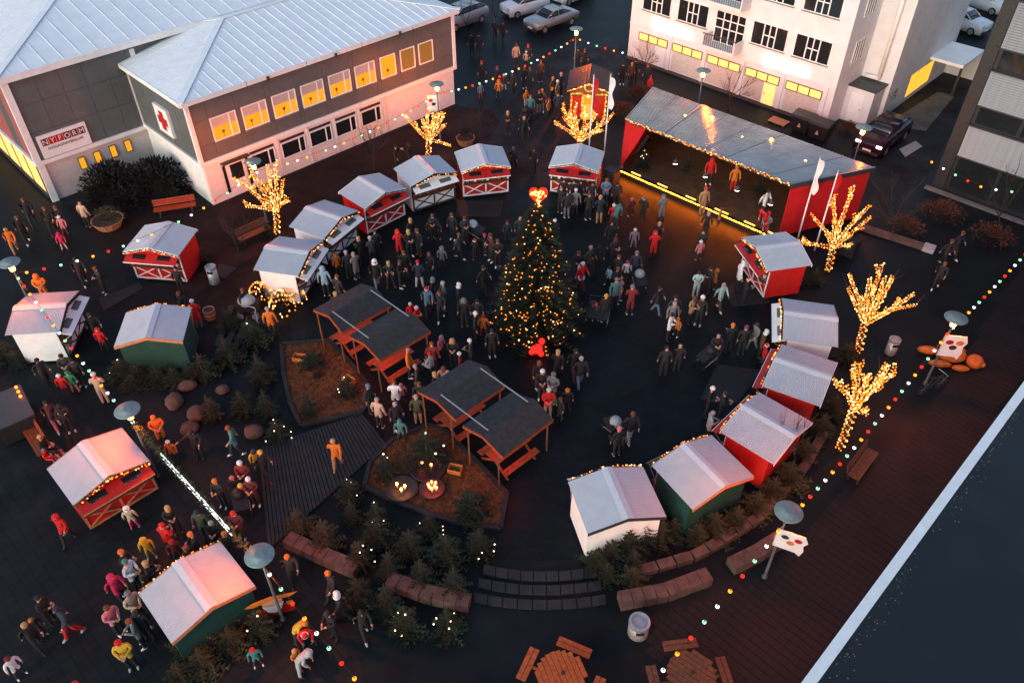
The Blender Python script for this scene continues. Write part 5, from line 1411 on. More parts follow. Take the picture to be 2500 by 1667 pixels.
# black cable boxes / mats on the paving
for i, (q, lab) in enumerate((([(700, 905), (760, 860), (800, 900), (735, 955)], 0),)): pass
def mat_sheet(px, label, m=M_black):
    P = [g(*p) for p in px]; mb = MB(); c = sum(P, Vector()) / 4; c.z = 0
    mb.prism([(p.x - c.x, p.y - c.y) for p in P], 0, .02); o = mb.build('rubber_mat', m); o.location = c + Vector((0, 0, .006)); tag(o, label, 'mat', 'dark mats and covers on the paving')
mat_sheet([(1760, 705), (1850, 670), (1880, 740), (1790, 750)], 'black mat in front of the red stall at the stage end')
mat_sheet([(1750, 890), (1860, 905), (1800, 985), (1710, 975)], 'black mat in front of the third right arc stall')
mat_sheet([(240, 730), (340, 690), (350, 705), (255, 760)], 'long black mat left of the lone red stall')
mat_sheet([(535, 645), (580, 655), (550, 680), (520, 670)], 'small black mat behind the steel cylinder bin')
mat_sheet([(1120, 490), (1230, 490), (1220, 530), (1110, 530)], 'black mat in front of the top left arc stall')
# bicycle leaning on the lamp post
bk = empty('bicycle', g(2270, 955), R(25)); tag(bk, 'dark bicycle parked at the foot of the right lamp', 'bicycle')
for x in (-.52, .52):
    w = MB(); pts = [(x + .33 * math.cos(t * .3142), 0, .34 + .33 * math.sin(t * .3142)) for t in range(21)]; w.path(pts, .018, 5); wo = w.build('wheel', M_tyre, bk)
    sp = MB()
    for t in range(8): sp.tube((x, 0, .34), (x + .32 * math.cos(t * .785), 0, .34 + .32 * math.sin(t * .785)), .004, n=3)
    sp.build('spokes', M_steel, wo)
fr = MB(); fr.path([(-.52, 0, .34), (-.08, 0, .32), (.36, 0, .78), (-.2, 0, .78), (-.08, 0, .32)], .018, 6); fr.path([(-.52, 0, .34), (-.2, 0, .78)], .014, 6); fr.path([(.52, 0, .34), (.38, 0, .92)], .018, 6)
fr.build('frame', M_dark, bk); MB().ball((-.22, 0, .88), .1, 8, 5, sc=(1.4, .7, .4)).build('saddle', M_black, bk)
MB().path([(.32, -.26, .98), (.38, 0, .94), (.32, .26, .98)], .014, 6).build('handlebar', M_steel, bk)
# brown rounded play figure lying on the paving
fg = empty('play_figure', g(2315, 880), R(-12)); tag(fg, 'big orange brown rounded play figure lying by the right lamp', 'sculpture')
M_fig = mat('brown_plush', (.40, .13, .025), .8, var=.25, scale=5)
MB().ball((0, 0, .34), .5, 14, 9, sc=(1.3, .75, .68)).build('torso', M_fig, fg, True)
for nm, c, r, sc in (('head', (.95, -.22, .32), .36, (1, 1, .85)), ('leg', (-.85, .3, .2), .3, (1.6, .62, .65)), ('leg', (-.5, -.5, .18), .26, (1.9, .6, .68)), ('arm', (.35, -.6, .16), .22, (1.7, .62, .7)), ('arm', (.4, .42, .3), .22, (1.5, .62, .7)), ('muzzle', (1.22, -.34, .3), .15, (1, 1, .8))):
    MB().ball(c, r, 12, 8, sc=sc).build(nm, M_fig, fg, True)
# black van box cut by left edge
vn = empty('utility_cabinet', g(45, 1035), R(38)); tag(vn, 'black box trailer cut by left edge with three orange lamps', 'trailer')
MB().box(-.7, .7, -1.1, 1.0, .12, 1.0).build('box', M_black, vn); MB().box(-.72, .72, -1.12, 1.02, 1.0, 1.06).build('lid', mat('trailer_lid', (.05, .06, .065), .5), vn)
for k in range(3): MB().ball((.55, .2 + k * .33, 1.12), .06, 8, 5).build('marker_lamp', glow('marker_lamp', (1, .12, .01), 5, False), vn)
# ================================================================ people
def person_mesh(name, arms, legs, lean=0.0, hip=.92, head_scale=1.0, bulk=1.0, hem=.72, headturn=0.0):
    """one continuous body grown over a skeleton; local front is -y. arms/legs: (elbow, wrist) and (knee, ankle) for left (-x) and right (+x)"""
    V, E, RD, ZONE = [], [], [], []
    def v(p, r, z): V.append(Vector(p)); RD.append(r); ZONE.append(z); return len(V) - 1
    def fwd(p):   # lean the upper body forward about the hips
        x, y, z = p; dz = z - hip; c, s = math.cos(lean), math.sin(lean)
        return (x, y * c - dz * s, hip + dz * c + y * s)
    pel = v((0, 0, hip), .150 * bulk, 0); sp = v(fwd((0, 0, hip + .22)), .150 * bulk, 0); ch = v(fwd((0, .0, hip + .43)), .155 * bulk, 0)
    nk = v(fwd((0, -.005, hip + .545)), .062, 2); hd = v(fwd((0, -.02, hip + .635)), .082 * head_scale, 2); ht = v(fwd((0, -.02, hip + .72)), .078 * head_scale, 2)
    E += [(pel, sp), (sp, ch), (ch, nk), (nk, hd), (hd, ht)]
    hands = []
    for sgn, (el, wr) in zip((-1, 1), arms):
        sh = v(fwd((sgn * .185 * bulk, 0, hip + .48)), .075 * bulk, 0); e = v(fwd(el), .060 * bulk, 0); w = v(fwd(wr), .045, 0)
        d = (V[w] - V[e]).normalized(); hnd = v(V[w] + d * .085, .034, 2)
        E += [(ch, sh), (sh, e), (e, w), (w, hnd)]; hands.append((V[hnd].copy(), d, sgn))
    for sgn, (kn, an) in zip((-1, 1), legs):
        hp_ = v((sgn * .09, 0, hip - .06), .105, 0); k = v(kn, .078, 1); a = v(an, .052, 1)
        toe = v((an[0] + sgn * .02, an[1] - .17, max(.035, an[2] - .045)), .042, 3); heel = v((an[0], an[1] + .05, max(.035, an[2] - .05)), .045, 3)
        E += [(pel, hp_), (hp_, k), (k, a), (a, toe), (a, heel)]
    me = bpy.data.meshes.new(name); me.from_pydata(V, E, [])
    ob = bpy.data.objects.new(name, me); col.objects.link(ob)
    md = ob.modifiers.new('skin', 'SKIN'); md.use_smooth_shade = True; md.branch_smoothing = .6
    for i, sv in enumerate(me.skin_vertices[0].data): sv.radius = (RD[i], RD[i] * (.8 if i in (pel, sp, ch) else 1)); sv.use_root = (i == pel)
    sb = ob.modifiers.new('sub', 'SUBSURF'); sb.levels = 1; sb.render_levels = 1
    bpy.context.view_layer.update()
    out = bpy.data.meshes.new_from_object(ob.evaluated_get(bpy.context.evaluated_depsgraph_get()))
    bpy.data.objects.remove(ob)
    pts = [v_.co.copy() for v_ in out.vertices]; faces = [tuple(p.vertices) for p in out.polygons]; mi = []
    segs = [(V[a], V[b], ZONE[b] if b not in (nk,) else 0) for a, b in E]
    for f in faces:
        c = sum((pts[i] for i in f), Vector()) / len(f); best = (9, 0)
        for a, b, z in segs:
            d = b - a; t = max(0, min(1, (c - a).dot(d) / d.length_squared)); q = (c - a - d * t).length
            if q < best[0]: best = (q, z, t)
        z = best[1]
        if z == 1 and c.z > hem * (hip / .92): z = 0
        mi.append(z)
    bpy.data.meshes.remove(out)
    mb = MB(); mb.v = [tuple(p) for p in pts]; mb.f = faces; mb.mi = mi
    for P, d, sgn in hands:      # four fingers and a thumb, slightly curled
        s = d.orthogonal().normalized(); n = d.cross(s)
        for k in range(4):
            o = s * ((k - 1.5) * .019); L_ = (.062, .074, .070, .055)[k]
            a = P + o + d * .018; b = a + d * L_ * .55 + n * .008; c = b + d * L_ * .4 + n * .028
            mb.path([a, b, c], [.0095, .009, .0065], 5, mi=2)
        a = P - s * .03 - d * .02; mb.path([a, a - s * .024 + d * .03, a - s * .022 + d * .058 + n * .014], [.011, .010, .007], 5, mi=2)
    hc = V[hd]; up = (V[ht] - V[hd]).normalized(); fr = Vector((0, -1, 0)); fr = (fr - up * fr.dot(up)).normalized(); rt = up.cross(fr); S = head_scale
    mid = hc + up * .035
    mb.tube(mid + fr * .078 * S + up * .012, mid + fr * .102 * S - up * .022, .008, .016, 6, mi=2)                    # nose
    for sg in (-1, 1):
        mb.ball(mid + fr * .078 * S + rt * sg * .032 * S + up * .018, .010, 6, 4, mi=4); mb.ball(mid + rt * sg * .088 * S - up * .0, .02, 6, 4, mi=2, sc=(.5, 1, 1.4))   # eyes, ears
    mb.bar(mid + fr * .083 * S - rt * .024 - up * .052, mid + fr * .083 * S + rt * .024 - up * .052, .012, .009, mi=4)   # mouth
    m = mb.mesh(name, [None] * 5, True)
    return m, hc.copy(), up.copy(), S
def arm_dn(o=.26): return [((-o, .02, 1.16), (-o - .02, -.05, .93)), ((o, .02, 1.16), (o + .02, -.05, .93))]
ARM_FRONT = [((-.25, -.02, 1.17), (-.10, -.24, 1.14)), ((.25, -.02, 1.17), (.10, -.24, 1.16))]
ARM_UP = [((-.26, .02, 1.16), (-.26, -.08, .94)), ((.25, -.10, 1.20), (.14, -.32, 1.34))]
ARM_SWING = [((-.25, .12, 1.17), (-.24, .16, .94)), ((.25, -.08, 1.17), (.22, -.24, 1.02))]
ARM_POCKET = [((-.30, .05, 1.15), (-.20, -.10, 1.0)), ((.30, .05, 1.15), (.20, -.10, 1.0))]
ARM_OUT = [((-.38, -.05, 1.22), (-.52, -.24, 1.22)), ((.26, .0, 1.17), (.22, -.18, 1.02))]
LEG_ST = [((-.10, -.01, .48), (-.11, .02, .09)), ((.10, -.01, .48), (.11, .02, .09))]
LEG_APART = [((-.14, -.01, .48), (-.19, .02, .09)), ((.14, -.01, .48), (.19, .02, .09))]
LEG_WALK = [((-.10, -.16, .50), (-.10, -.24, .10)), ((.10, .05, .48), (.10, .26, .13))]
LEG_WALK2 = [((-.10, .04, .48), (-.10, .24, .13)), ((.10, -.15, .50), (.10, -.22, .10))]
LEG_SIT = [((-.12, -.42, .50), (-.13, -.44, .09)), ((.12, -.42, .50), (.13, -.44, .09))]
def low(a, dz): return [tuple((p[0], p[1], p[2] + dz) for p in q) for q in a]
PROTO = {
 'stand': person_mesh('body_stand', arm_dn(), LEG_ST), 'hold': person_mesh('body_hold', ARM_FRONT, LEG_ST), 'reach': person_mesh('body_reach', ARM_UP, LEG_ST),
 'pocket': person_mesh('body_pocket', ARM_POCKET, LEG_APART), 'walk': person_mesh('body_walk', ARM_SWING, LEG_WALK, .06), 'walk2': person_mesh('body_walk2', ARM_SWING, LEG_WALK2, .05),
 'long': person_mesh('body_long', ARM_FRONT, LEG_ST, hem=.45, bulk=1.05), 'out': person_mesh('body_out', ARM_OUT, LEG_ST), 'bend': person_mesh('body_bend', [((-.22, -.1, 1.2), (-.16, -.32, 1.1)), ((.22, -.1, 1.2), (.16, -.32, 1.1))], LEG_APART, .75),
 'sit': person_mesh('body_sit', low(ARM_FRONT, -.40), LEG_SIT, .05, hip=.52),
 'kid': person_mesh('body_kid', arm_dn(.30), LEG_APART, head_scale=1.32, bulk=1.15, hem=.66), 'kid2': person_mesh('body_kid2', ARM_FRONT, LEG_WALK, head_scale=1.32, bulk=1.15, hem=.66),
}
HAT = {}
def head_gear(kind, S, hc, up):
    """cap meshes in body coordinates"""
    mb = MB(); q = up.to_track_quat('Z', 'Y').to_matrix().to_4x4(); T_ = Matrix.Translation(hc + up * .045) @ q
    if kind == 'beanie': mb.lathe([(.100 * S, -.005), (.107 * S, .02), (.104 * S, .05), (.085 * S, .09), (.05 * S, .112), (.015, .12)], 14); mb.ball((0, 0, .135 * S), .026 * S, 8, 5)
    elif kind == 'hair': mb.ball((0, .014, .005), .104 * S, 14, 9, sc=(1, 1, 1.03)); mb.v = [(x, max(y, -.058 * S) if z < .045 else y, z) for x, y, z in mb.v]
    elif kind == 'longhair': mb.ball((0, .018, .0), .108 * S, 14, 9); mb.ball((0, .055, -.10), .095 * S, 12, 7, sc=(1, .62, 1.5)); mb.v = [(x, max(y, -.052 * S) if z < .045 else y, z) for x, y, z in mb.v]
    elif kind == 'hood': mb.ball((0, .03, -.02), .132 * S, 14, 9, sc=(1, 1, 1.08)); mb.v = [(x, max(y, -.05), z) for x, y, z in mb.v]; mb.ball((0, .02, -.12), .14, 12, 6, sc=(1.05, .9, .5))
    elif kind == 'bald': mb.lathe([(.09 * S, -.03), (.088 * S, .0)], 12)
    elif kind == 'santa': mb.lathe([(.104 * S, .01), (.100 * S, .05), (.07 * S, .11), (.03 * S, .17)], 14); mb.tube((0, 0, .16 * S), (.09, .04, .10), .03, .014, 8); mb.lathe([(.108 * S, -.02), (.116 * S, .005), (.108 * S, .03)], 14, mi=1); mb.ball((.1, .045, .085), .028, 8, 5, mi=1)
    elif kind == 'cap': mb.lathe([(.100 * S, .01), (.102 * S, .04), (.08 * S, .085), (.02, .10)], 14); mb.add([(-.07, -.08, .012), (.07, -.08, .012), (.05, -.17, .0), (-.05, -.17, .0)], [(0, 1, 2, 3)])
    mb.v = [tuple(T_ @ Vector(p)) for p in mb.v]
    return mb
def hat_mesh(kind, pose):
    k = (kind, pose)
    if k not in HAT:
        _, hc, up, S = PROTO[pose]; m = head_gear(kind, S, hc, up)
        HAT[k] = m.mesh(kind, [None, None] if kind == 'santa' else [None], True)
    return HAT[k]
CL = {'black': (.014, .015, .017), 'navy': (.018, .028, .045), 'dark': (.022, .025, .028), 'grey': (.14, .15, .155), 'darkgrey': (.045, .05, .052), 'lightgrey': (.34, .36, .37), 'white': (.66, .68, .70), 'red': (.50, .012, .014),
      'darkred': (.16, .02, .02), 'maroon': (.075, .018, .022), 'pink': (.52, .16, .19), 'magenta': (.50, .02, .10), 'orange': (.52, .15, .02), 'yellow': (.60, .36, .03), 'tan': (.32, .19, .10), 'brown': (.10, .045, .022), 'teal': (.05, .17, .165), 'mint': (.30, .46, .43),
      'green': (.02, .22, .09), 'blue': (.10, .17, .25), 'jeans': (.10, .15, .20), 'beige': (.46, .34, .25), 'lilac': (.26, .17, .23), 'purple': (.16, .03, .12), 'blond': (.40, .25, .10), 'auburn': (.17, .05, .02), 'greyhair': (.28, .26, .24), 'olive': (.045, .055, .03), 'skin': (.46, .24, .165), 'lightblue': (.22, .36, .46)}
NAMES = {'dark': 'dark', 'darkgrey': 'dark grey', 'lightgrey': 'light grey', 'darkred': 'dark red', 'lightblue': 'light blue', 'lilac': 'lilac', 'greyhair': 'grey', 'auburn': 'reddish brown', 'jeans': 'blue'}
def cm(c): return mat('cloth_' + c, CL[c], .85 if c != 'skin' else .55, var=.18, scale=14)
M_eye = mat('eyes_and_lips', (.05, .018, .015), .5, var=0)
FRM = {'A': (780, 500, 6.533), 'B': (1020, 480, 6.533), 'C': (1330, 400, 6.533), 'D': (1390, 560, 6.533), 'E': (1590, 620, 6.5345), 'F': (1590, 740, 4.9), 'G': (980, 700, 7.84), 'H': (870, 830, 6.8185), 'I': (1250, 820, 5.2257), 'J': (0, 450, 5.806),
       'K': (0, 840, 5.806), 'L': (360, 640, 6.03), 'M': (340, 980, 5.806), 'N': (230, 1210, 5.408), 'O': (0, 1420, 5.6), 'P': (580, 1330, 4.651), 'Q': (1090, 0, 7.127), 'R': (1150, 130, 7.467), 'S': (1500, 380, 5.47), 'T': (1340, 140, 7.127), 'Z': (2200, 540, 7.127), '0': (0, 0, 1)}
HK = {'b': 'beanie', 'h': 'hair', 'l': 'longhair', 'o': 'hood', 'x': 'bald', 's': 'santa', 'c': 'cap'}
# frame x y | coat legs headgear(kind:colour) pose facing(deg, 0 = towards the camera, 90 = right)  (c... = child)
PEOPLE = '''
A 1800 165 black black h:brown hold 0|A 1755 255 brown black s:red ckid 10|A 1870 265 darkgrey black s:red ckid -20|A 1440 230 black navy l:blond stand 60|A 1240 420 red black o:red long 200|A 1410 410 black black l:blond hold 30|A 1555 400 black dark h:auburn stand -40
A 620 530 black black l:blond hold 240|A 800 525 darkgrey black b:lightgrey hold 220|A 875 425 dark black h:brown stand 200|A 250 800 orange dark o:orange ckid 230|A 415 755 dark black b:lightblue stand 215|A 540 780 grey black l:greyhair long 230
A 875 900 black grey o:white walk 20|A 1095 915 black black l:blond pocket 10|A 1270 900 black black l:brown hold 70|A 1340 750 black dark h:auburn stand 0|A 1565 910 navy lightgrey b:red pocket 180|A 1745 780 black black h:brown walk -10|A 1945 690 grey black o:grey ckid 170
A 1790 1180 black black o:grey stand 90|A 1705 1340 blue black s:red walk 10|A 1910 1410 navy black l:auburn walk 0|A 1965 1250 darkgrey black b:lightgrey hold -60|A 40 1010 lightblue black o:lightblue stand 190|A 270 1140 dark black h:auburn stand 150|A 245 1410 black black l:blond hold 170
B 540 280 black black h:brown stand -30|B 745 335 dark black h:brown hold 20|B 1430 410 navy navy b:darkred ckid 0|B 1635 330 dark black x:skin stand 10|B 655 600 darkgrey black h:auburn walk 80|B 905 700 black black s:red ckid2 180|B 1065 615 black black b:magenta ckid 90|B 1160 605 maroon black h:brown hold -60|B 1275 700 black black h:brown hold 0
B 640 1400 black black o:white stand 100|B 1050 1120 black black h:black walk 60
C 305 255 black black h:black stand 180|C 465 275 black black h:black stand 185|C 580 290 black black o:black stand 180|C 770 305 black dark h:black stand 180|C 265 385 black dark x:skin hold 150|C 500 420 grey black b:white stand 180|C 715 480 dark black h:brown hold 200|C 895 525 navy tan l:blond hold 190
C 990 250 blue black h:auburn hold 0|C 1165 310 dark black h:black stand 0|C 365 460 dark grey h:black stand 190|C 1105 660 red darkred b:white ckid 180|C 1215 620 teal navy h:black bend 140|C 1395 565 maroon dark b:pink ckid 200|C 1590 545 black black b:grey reach 170|C 1900 520 grey black o:grey long 190
C 1830 950 black black h:blond hold 120|C 1770 1095 red black o:red long 180|C 1445 1055 lilac lilac b:white ckid 0|C 1075 930 black black h:black stand 180|C 1130 1190 dark black l:brown hold 30|C 740 1330 olive black h:greyhair walk 60|C 870 1310 black black o:black stand 0|C 545 1410 black navy h:brown hold 0|C 165 905 black black b:white ckid 200
D 225 545 red darkred h:white santa 60|D 790 430 black black l:auburn hold 150|D 1080 370 navy black b:grey stand 10|D 775 620 black black h:auburn hold 40|D 650 610 lightblue black h:black ckid2 -60|D 760 800 teal black b:grey stand 20|D 825 850 pink jeans o:pink ckid 60|D 1010 910 darkred black b:grey long 180|D 590 1060 black navy b:yellow hold 190|D 435 1190 darkgrey black b:red ckid 0|D 1450 930 black jeans h:black walk 60|D 930 520 white dark b:magenta ckid 0
E 770 290 mint lightgrey h:black hold 0|E 960 215 black black h:black hold -60|E 1045 260 orange dark o:orange ckid 90|E 1460 140 white black o:white stand 90|E 1555 400 black black s:red hold 80|E 1165 490 mint brown l:greyhair walk 30|E 400 690 dark dark c:black stand 0|E 375 780 grey black l:greyhair stand 10|E 335 960 white black h:black hold 60|E 435 1030 orange black h:orange ckid -60
E 690 690 tan black l:brown hold 40|E 825 690 black black b:white stand -30|E 470 1450 black black x:skin stand 180|E 1080 1290 black jeans x:blond hold 0|E 1310 1130 black black h:orange long 200|E 1525 1170 black black b:purple stand 0|E 1690 1120 grey jeans h:dark walk -60|E 1830 1230 brown black o:white stand 80|E 1850 1450 red dark s:red ckid 90
F 190 530 black black h:black stand 180|F 735 1020 black black b:white hold 60|F 890 1070 black black h:black hold 80|F 735 1310 lightgrey black h:greyhair hold 90
G 165 330 red dark b:white ckid 30|G 285 400 red dark b:white ckid2 60|G 1190 240 black dark o:grey stand 0|G 1450 260 black black h:black stand 0|G 1415 510 black black b:white stand 90|G 1565 560 orange darkred b:red ckid 180|G 970 1010 black black o:tan hold 0|G 1305 1030 dark black b:white hold -90|G 1105 1280 darkred black b:white ckid -90|G 1730 830 black black h:black stand 10|G 750 960 pink dark o:lilac ckid 60
H 980 430 olive black h:greyhair stand -90|H 1215 225 lightgrey dark b:red sit 230|H 850 150 orange dark h:greyhair stand 90|H 1445 460 beige dark l:auburn stand 0|H 1290 555 black black l:blond stand 90|H 620 700 white black h:auburn hold 180|H 740 745 pink dark b:pink ckid 200|H 335 990 beige black h:greyhair stand 160|H 640 1050 black black h:greyhair stand 30|H 990 940 olive tan h:greyhair stand 180|H 1040 720 black black h:brown stand 0|H 190 760 dark black b:blue stand 60|H 715 1350 teal dark b:teal ckid 0|H 1250 60 darkred dark h:auburn stand 180
I 590 190 black black l:blond walk 170|I 820 185 black maroon h:black walk 20|I 885 280 black jeans h:greyhair walk 190|I 345 330 black dark l:auburn stand 30|I 390 450 black dark b:white hold 0|I 530 490 grey dark b:grey hold -30|I 470 690 red grey b:white hold 0|I 710 690 black black b:orange ckid 0|I 625 800 black dark h:brown ckid -60|I 1545 985 black lightgrey h:brown walk 190|I 1370 1180 black dark b:pink stand 200|I 1395 1235 grey black b:orange ckid 190
J 320 220 black dark h:auburn walk 30|J 230 470 black black h:auburn walk 40|J 75 640 orange tan l:blond walk 30|J 620 340 black black h:auburn walk 20|J 775 320 black black h:auburn hold 20|J 830 465 pink darkred b:white ckid 0|J 820 700 magenta beige o:magenta ckid 20|J 1120 255 beige black x:auburn stand 170|J 1060 1060 dark black h:black walk 40|J 1345 1185 dark black h:auburn hold -40|J 500 1290 orange orange o:orange long 20
K 520 225 dark black h:black walk 60|K 860 160 dark black h:black hold 20|K 1000 215 black black h:black stand 0|K 825 450 red dark b:white ckid 190|K 950 405 green pink b:green ckid 190|K 1320 430 beige beige b:white long 190|K 640 830 maroon pink h:black walk 40|K 830 870 black black h:black reach 30|K 565 1310 black pink h:blond sit 90|K 610 1500 red blue b:blue csit 90
0 236 805 red black o:red ckid 180|0 217 768 dark black h:dark walk 50|0 133 1262 red black o:red walk 0|0 812 1075 orange tan h:blond walk 180|0 965 357 black black h:black reach 90|0 996 352 black black h:black reach -90|0 1254 361 dark black h:auburn walk 170|0 1304 364 black black h:black walk 0|0 1412 118 black black h:black stand 0|0 1428 122 black black h:brown stand 20
L 400 85 black black h:black stand 180|L 450 460 black black h:auburn walk 0|L 650 575 red teal b:white long 180|L 1760 685 orange dark h:greyhair stand 190|L 1390 405 black black h:auburn stand 60
M 190 220 orange dark h:orange long 30|M 400 575 orange dark b:white ckid 0|M 725 420 black black h:black out 0|M 1250 370 teal dark h:auburn walk -60|M 1610 700 yellow dark o:darkgrey ckid 40|M 1710 720 dark navy b:yellow walk 60|M 1420 870 darkred black b:white hold 0|M 1065 1125 black dark b:orange hold -20|M 1310 1080 dark dark b:pink ckid 0|M 1540 1100 maroon dark b:white hold 0|M 1430 1190 darkred dark b:yellow ckid 0
N 420 170 beige magenta o:white ckid 200|N 960 150 black black l:blond hold 30|N 880 390 red black h:red hold 160|N 1010 600 darkred dark b:red ckid 30|N 640 570 yellow tan o:yellow ckid 20|N 1270 500 black black h:orange hold -60|N 1200 680 black dark l:auburn stand 60|N 1540 350 black black h:greyhair hold 0|N 1710 500 black black h:orange stand 180|N 1350 210 olive dark h:dark stand 0|N 1830 230 maroon dark b:red hold 0
N 350 740 black dark b:orange hold 90|N 405 870 white black b:teal hold 80|N 660 890 black black l:blond hold 120|N 625 1085 black dark h:black stand 120|N 215 1070 magenta black o:magenta walk 60|N 440 1290 beige black b:grey hold 60
O 510 220 black black c:black hold 90|O 420 520 black black h:orange ckid 60|O 330 590 black black l:blond walk 60|O 760 380 navy red h:navy walk -30|O 100 1050 white dark b:darkred ckid 60|O 1450 350 pink black h:brown hold 60|O 1760 530 grey black h:auburn hold -60|O 1610 830 yellow black b:red hold 20|O 1850 420 black black h:black stand 0|O 1020 1400 red dark b:red stand 0
P 560 135 dark black h:orange walk 20|P 1020 320 black dark h:orange walk -40|P 1110 560 dark dark o:white walk -60|P 1020 770 black black h:black hold -40|P 760 880 yellow dark l:orange bend 70|P 760 1010 red black s:red bend 20|P 640 1200 orange dark h:blond ckid2 60|P 810 1220 lightgrey lightgrey o:lightgrey bend 80|P 165 1190 teal navy b:red ckid 20|P 1400 770 black black h:black walk 30
Q 430 590 black black h:black stand 0|Q 560 590 dark dark h:black stand 10|Q 840 370 dark dark h:brown walk 0|Q 980 390 black black h:black walk 30|Q 1420 790 dark dark b:red stand 0|Q 1210 780 beige dark h:brown stand 30|Q 1390 905 beige dark b:white ckid 0|Q 610 1080 black black b:red stand 20|Q 880 1170 black black h:auburn stand 0|Q 1150 1280 black black h:black walk 0|Q 905 1410 orange navy o:orange ckid 180|Q 1000 1310 maroon mint b:white ckid 0|Q 1360 1180 black black h:auburn stand 30|Q 1450 1190 black black h:auburn stand -30|Q 1640 1070 brown dark h:auburn stand 200|Q 590 1470 jeans darkred b:blue ckid 30
R 1005 690 orange lightgrey h:orange ckid 40|R 1085 780 teal dark h:auburn stand 180|R 1245 690 black grey h:auburn hold 20|R 1300 670 brown grey h:orange stand -20|R 670 1070 black black l:blond hold 0|R 970 1180 black black h:blond walk 30|R 1490 450 brown dark h:orange stand 60|R 1645 380 dark dark b:pink stand 60|R 1580 520 tan dark b:white stand 70|R 1480 640 black dark h:orange stand 60|R 1420 855 orange dark b:magenta ckid 60|R 1590 740 navy black h:dark pocket 180
S 1225 440 tan tan b:red stand 20|S 1430 710 tan dark h:brown ckid 60|S 1975 730 red red b:red bend -60|S 2065 770 grey tan b:red hold -40|S 2060 470 white black h:black walk 40|S 1310 45 red dark o:red stand 0|S 1640 150 orange red h:orange stand 0|S 1260 770 black dark h:greyhair stand 160|S 1195 1005 black black h:black hold 160|S 1160 1150 pink dark b:white ckid 200
T 1300 110 black black h:black stand 0|T 1450 110 brown dark h:orange stand 30|T 1520 40 black black h:black stand 0|T 1730 130 black dark h:auburn stand -20|T 1775 350 red dark b:red ckid 40
Z 1090 195 dark dark h:brown walk 40|Z 900 340 dark black h:brown walk 30|Z 770 735 dark black h:auburn walk -30
'''
FIND = [('the big lit tree', (1307, 800)), ('the front of the stage', (1640, 500)), ('the small lit cabin', (1437, 270)), ('the left wooden shelter', (915, 800)), ('the middle wooden shelter', (1190, 1000)), ('the parked cars', (1280, 60)), ('the fire bowls', (1070, 1190)),
        ('the dark plank footbridge', (770, 1160)), ('the boulders', (480, 1020)), ('the garland arch', (470, 1180)), ('the bicycle', (2280, 900)), ('the slatted building', (2330, 600)), ('the white building', (1600, 200)), ('the shop corner', (140, 520)), ('the bottom left corner', (150, 1600)),
        ('the lowest lamp', (700, 1440)), ('the long bench', (90, 1060)), ('the street lamp', (1400, 150)), ('the middle of the square', (1600, 850)), ('the lit shrubs', (690, 760)), ('the bearded cutout', (680, 1540)), ('the street crowd', (1180, 190)), ('the cabin queue', (1345, 250)), ('the lower square', (1490, 1020))]
def proj(p):
    d = p - Vector((0, 0, HC)); z = d.dot(FW); return (1250 + FPX * d.dot(XC) / z, 833.5 - FPX * d.dot(YC) / z)
for h, ref in zip(HUTS, HUT_REF): FIND.append((ref, proj(h.matrix_basis @ Vector((0, -1.6, 0)))))
PITEMS = []
def skin_slots(o, mats):
    for i, m in enumerate(mats):
        o.material_slots[i].link = 'OBJECT'; o.material_slots[i].material = m
def add_person(hx, hy, coat, legs, head, pose, face, on_stage=False):
    child = pose.startswith('c') and pose != 'c'
    santa = pose == 'santa'
    if santa: pose = 'walk'
    if child: pose = pose[1:]
    me, hc, up, S = PROTO[pose]
    sc = (random.uniform(.62, .74) if child else random.uniform(.95, 1.05)) * 1.0
    if pose == 'kid' or pose == 'kid2': sc = random.uniform(.62, .76)
    base = .5 if on_stage else 0.0
    z = base + (hc.z + .06) * sc
    ang = R(face)
    p = g(hx, hy, z); off = Matrix.Rotation(ang, 3, 'Z') @ Vector((hc.x, hc.y, 0)) * sc
    o = inst('person', me, None, (p.x - off.x, p.y - off.y, base), ang, sc)
    sh = random.choice(['black', 'black', 'dark', 'brown', 'white', 'lightgrey'])
    skin_slots(o, [cm(coat), cm(legs), cm('skin'), cm(sh), M_eye])
    hk, hcol = head.split(':'); kind = HK[hk]
    if kind != 'bald':
        hm_ = hat_mesh(kind, pose); ho_ = inst('hair' if kind in ('hair', 'longhair') else 'hood' if kind == 'hood' else 'hat', hm_, o)
        skin_slots(ho_, [cm(hcol)] + ([cm('white')] if kind == 'santa' else []))
    if santa:
        b = MB(); b.lathe([(.19, .70), (.20, .78)], 14, sy=.85); b.build('coat_trim', cm('white'), o)
        q = MB(); q.ball((0, .16, 1.28), .13, 10, 6, sc=(1, .4, 1)); q.build('white_collar', cm('white'), o)
    who = 'child' if child else 'person'
    ctype = 'coat' if pose == 'long' else 'jacket'
    hn = NAMES.get(hcol, hcol)
    hd_ = {'beanie': f'{hn} knitted hat', 'hair': f'{hn} hair', 'longhair': f'long {hn} hair', 'hood': f'{hn} hood', 'bald': 'bare head', 'santa': 'red pointed hat', 'cap': f'{hn} cap'}[kind]
    verb = {'walk': 'walking', 'walk2': 'walking', 'bend': 'bending', 'sit': 'seated', 'reach': 'reaching out', 'out': 'with arm out'}.get(pose, '')
    ref = min(FIND, key=lambda f: (f[1][0] - hx) ** 2 + (f[1][1] - 25 - hy) ** 2)[0]
    ref = 'on the stage' if on_stage else 'by ' + ref
    lab = f"{who} in {NAMES.get(coat, coat)} {ctype}, {hd_}, {ref}"
    if santa: lab = 'person in red suit with white trim walking right of the big lit tree'
    tag(o, lab, 'person', 'people at the Christmas market')
    PITEMS.append((lab, hx, o))
    return o
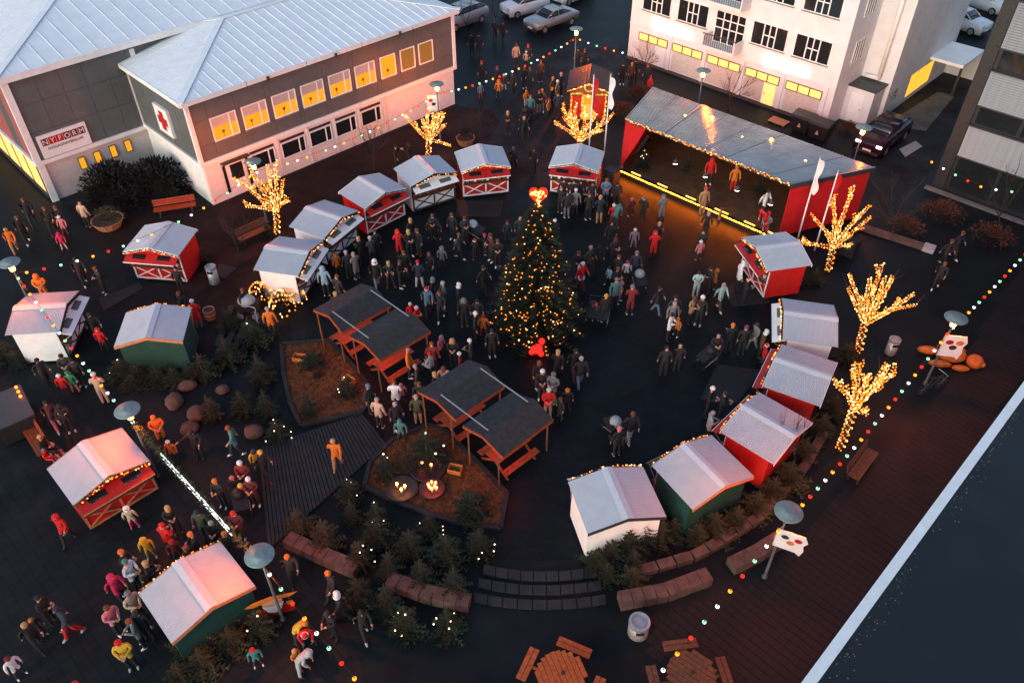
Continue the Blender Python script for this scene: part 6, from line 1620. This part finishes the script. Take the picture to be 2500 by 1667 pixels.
for line in PEOPLE.strip().split('\n'):
    for ent in line.split('|'):
        f, x, y, coat, legs, head, pose, face = ent.split()
        x0, y0, s = FRM[f]; hx, hy = x0 + float(x) / s, y0 + float(y) / s
        add_person(hx, hy, coat, legs, head, pose, float(face), on_stage=(f == 'S' and float(x) > 1195 + 20 and float(y) != 770 and float(x) != 1160))
ordinals(PITEMS)
# ---------------- pushchairs
def pram(px, ang, label, hood, double=False):
    r = empty('pushchair', g(*px), R(ang)); tag(r, label, 'pushchair', 'pushchairs'); w = .5 if double else .27
    MB().hexa([(-w, -.35, .38), (w, -.35, .38), (w, .25, .42), (-w, .25, .42)], [(-w, -.42, .52), (w, -.42, .52), (w, .38, .85), (-w, .38, .85)]).build('seat', M_black, r)
    for s in ((-w / 2, w / 2) if double else (0,)):
        mb = MB(); mb.ball((s, .16, .80), .26, 12, 7, sc=(.95 if not double else .85, 1.0, .95)); mb.v = [(x, y, max(z, .68)) for x, y, z in mb.v]; mb.build('hood', hood, r, True)
    MB().path([(-w, .35, .5), (-w, .62, 1.02), (w, .62, 1.02), (w, .35, .5)], .015, 6).build('handle', M_dark, r)
    for x in (-w, w):
        for y, rr in ((-.36, .11), (.36, .15)):
            MB().lathe([(rr, -.02), (rr, .02)], 14).build('wheel', M_tyre, r).matrix_local = Matrix.Translation((x, y, rr)) @ Matrix.Rotation(R(90), 4, 'Y')
        MB().bar((x, -.36, .11), (x, .36, .5), .03, .03).build('frame_tube', M_steel, r)
M_hoodg = mat('grey_hood', (.26, .30, .32), .7, var=.1)
pram((1163, 580), 70, 'pushchair with big pale grey hood left of the tree top', mat('pale_hood', (.42, .46, .48), .6))
pram((1458, 785), -15, 'black double pushchair to the right below the big tree', M_black, True)
pram((1560, 705), 10, 'dark pushchair with grey hood in the group right of the tree', M_hoodg)
pram((1495, 1055), 200, 'grey hooded pushchair beside the walkers on the lower square', M_hoodg)
pram((595, 1245), 20, 'black pushchair by the family near the garland arch', M_black)
pram((1722, 890), -60, 'small pushchair with child pushed towards the right arc', M_black)
pram((1280, 300), -30, 'dark pushchair pushed below the cabin queue', M_black)
bgm = MB().hexa([(-.16, -.05, 0), (.16, -.05, 0), (.16, .05, 0), (-.16, .05, 0)], [(-.12, -.03, .36), (.12, -.03, .36), (.12, .03, .36), (-.12, .03, .36)])
q = g(1351, 995); sbag = bgm.build('carrier_bag', cm('green')); sbag.location = (q.x, q.y, .25); tag(sbag, 'bright green carrier bag held beside the red jacket', 'bag')
MB().path([(-.08, 0, .36), (-.05, 0, .5), (.05, 0, .5), (.08, 0, .36)], .008, 5).build('handles', cm('green'), sbag)
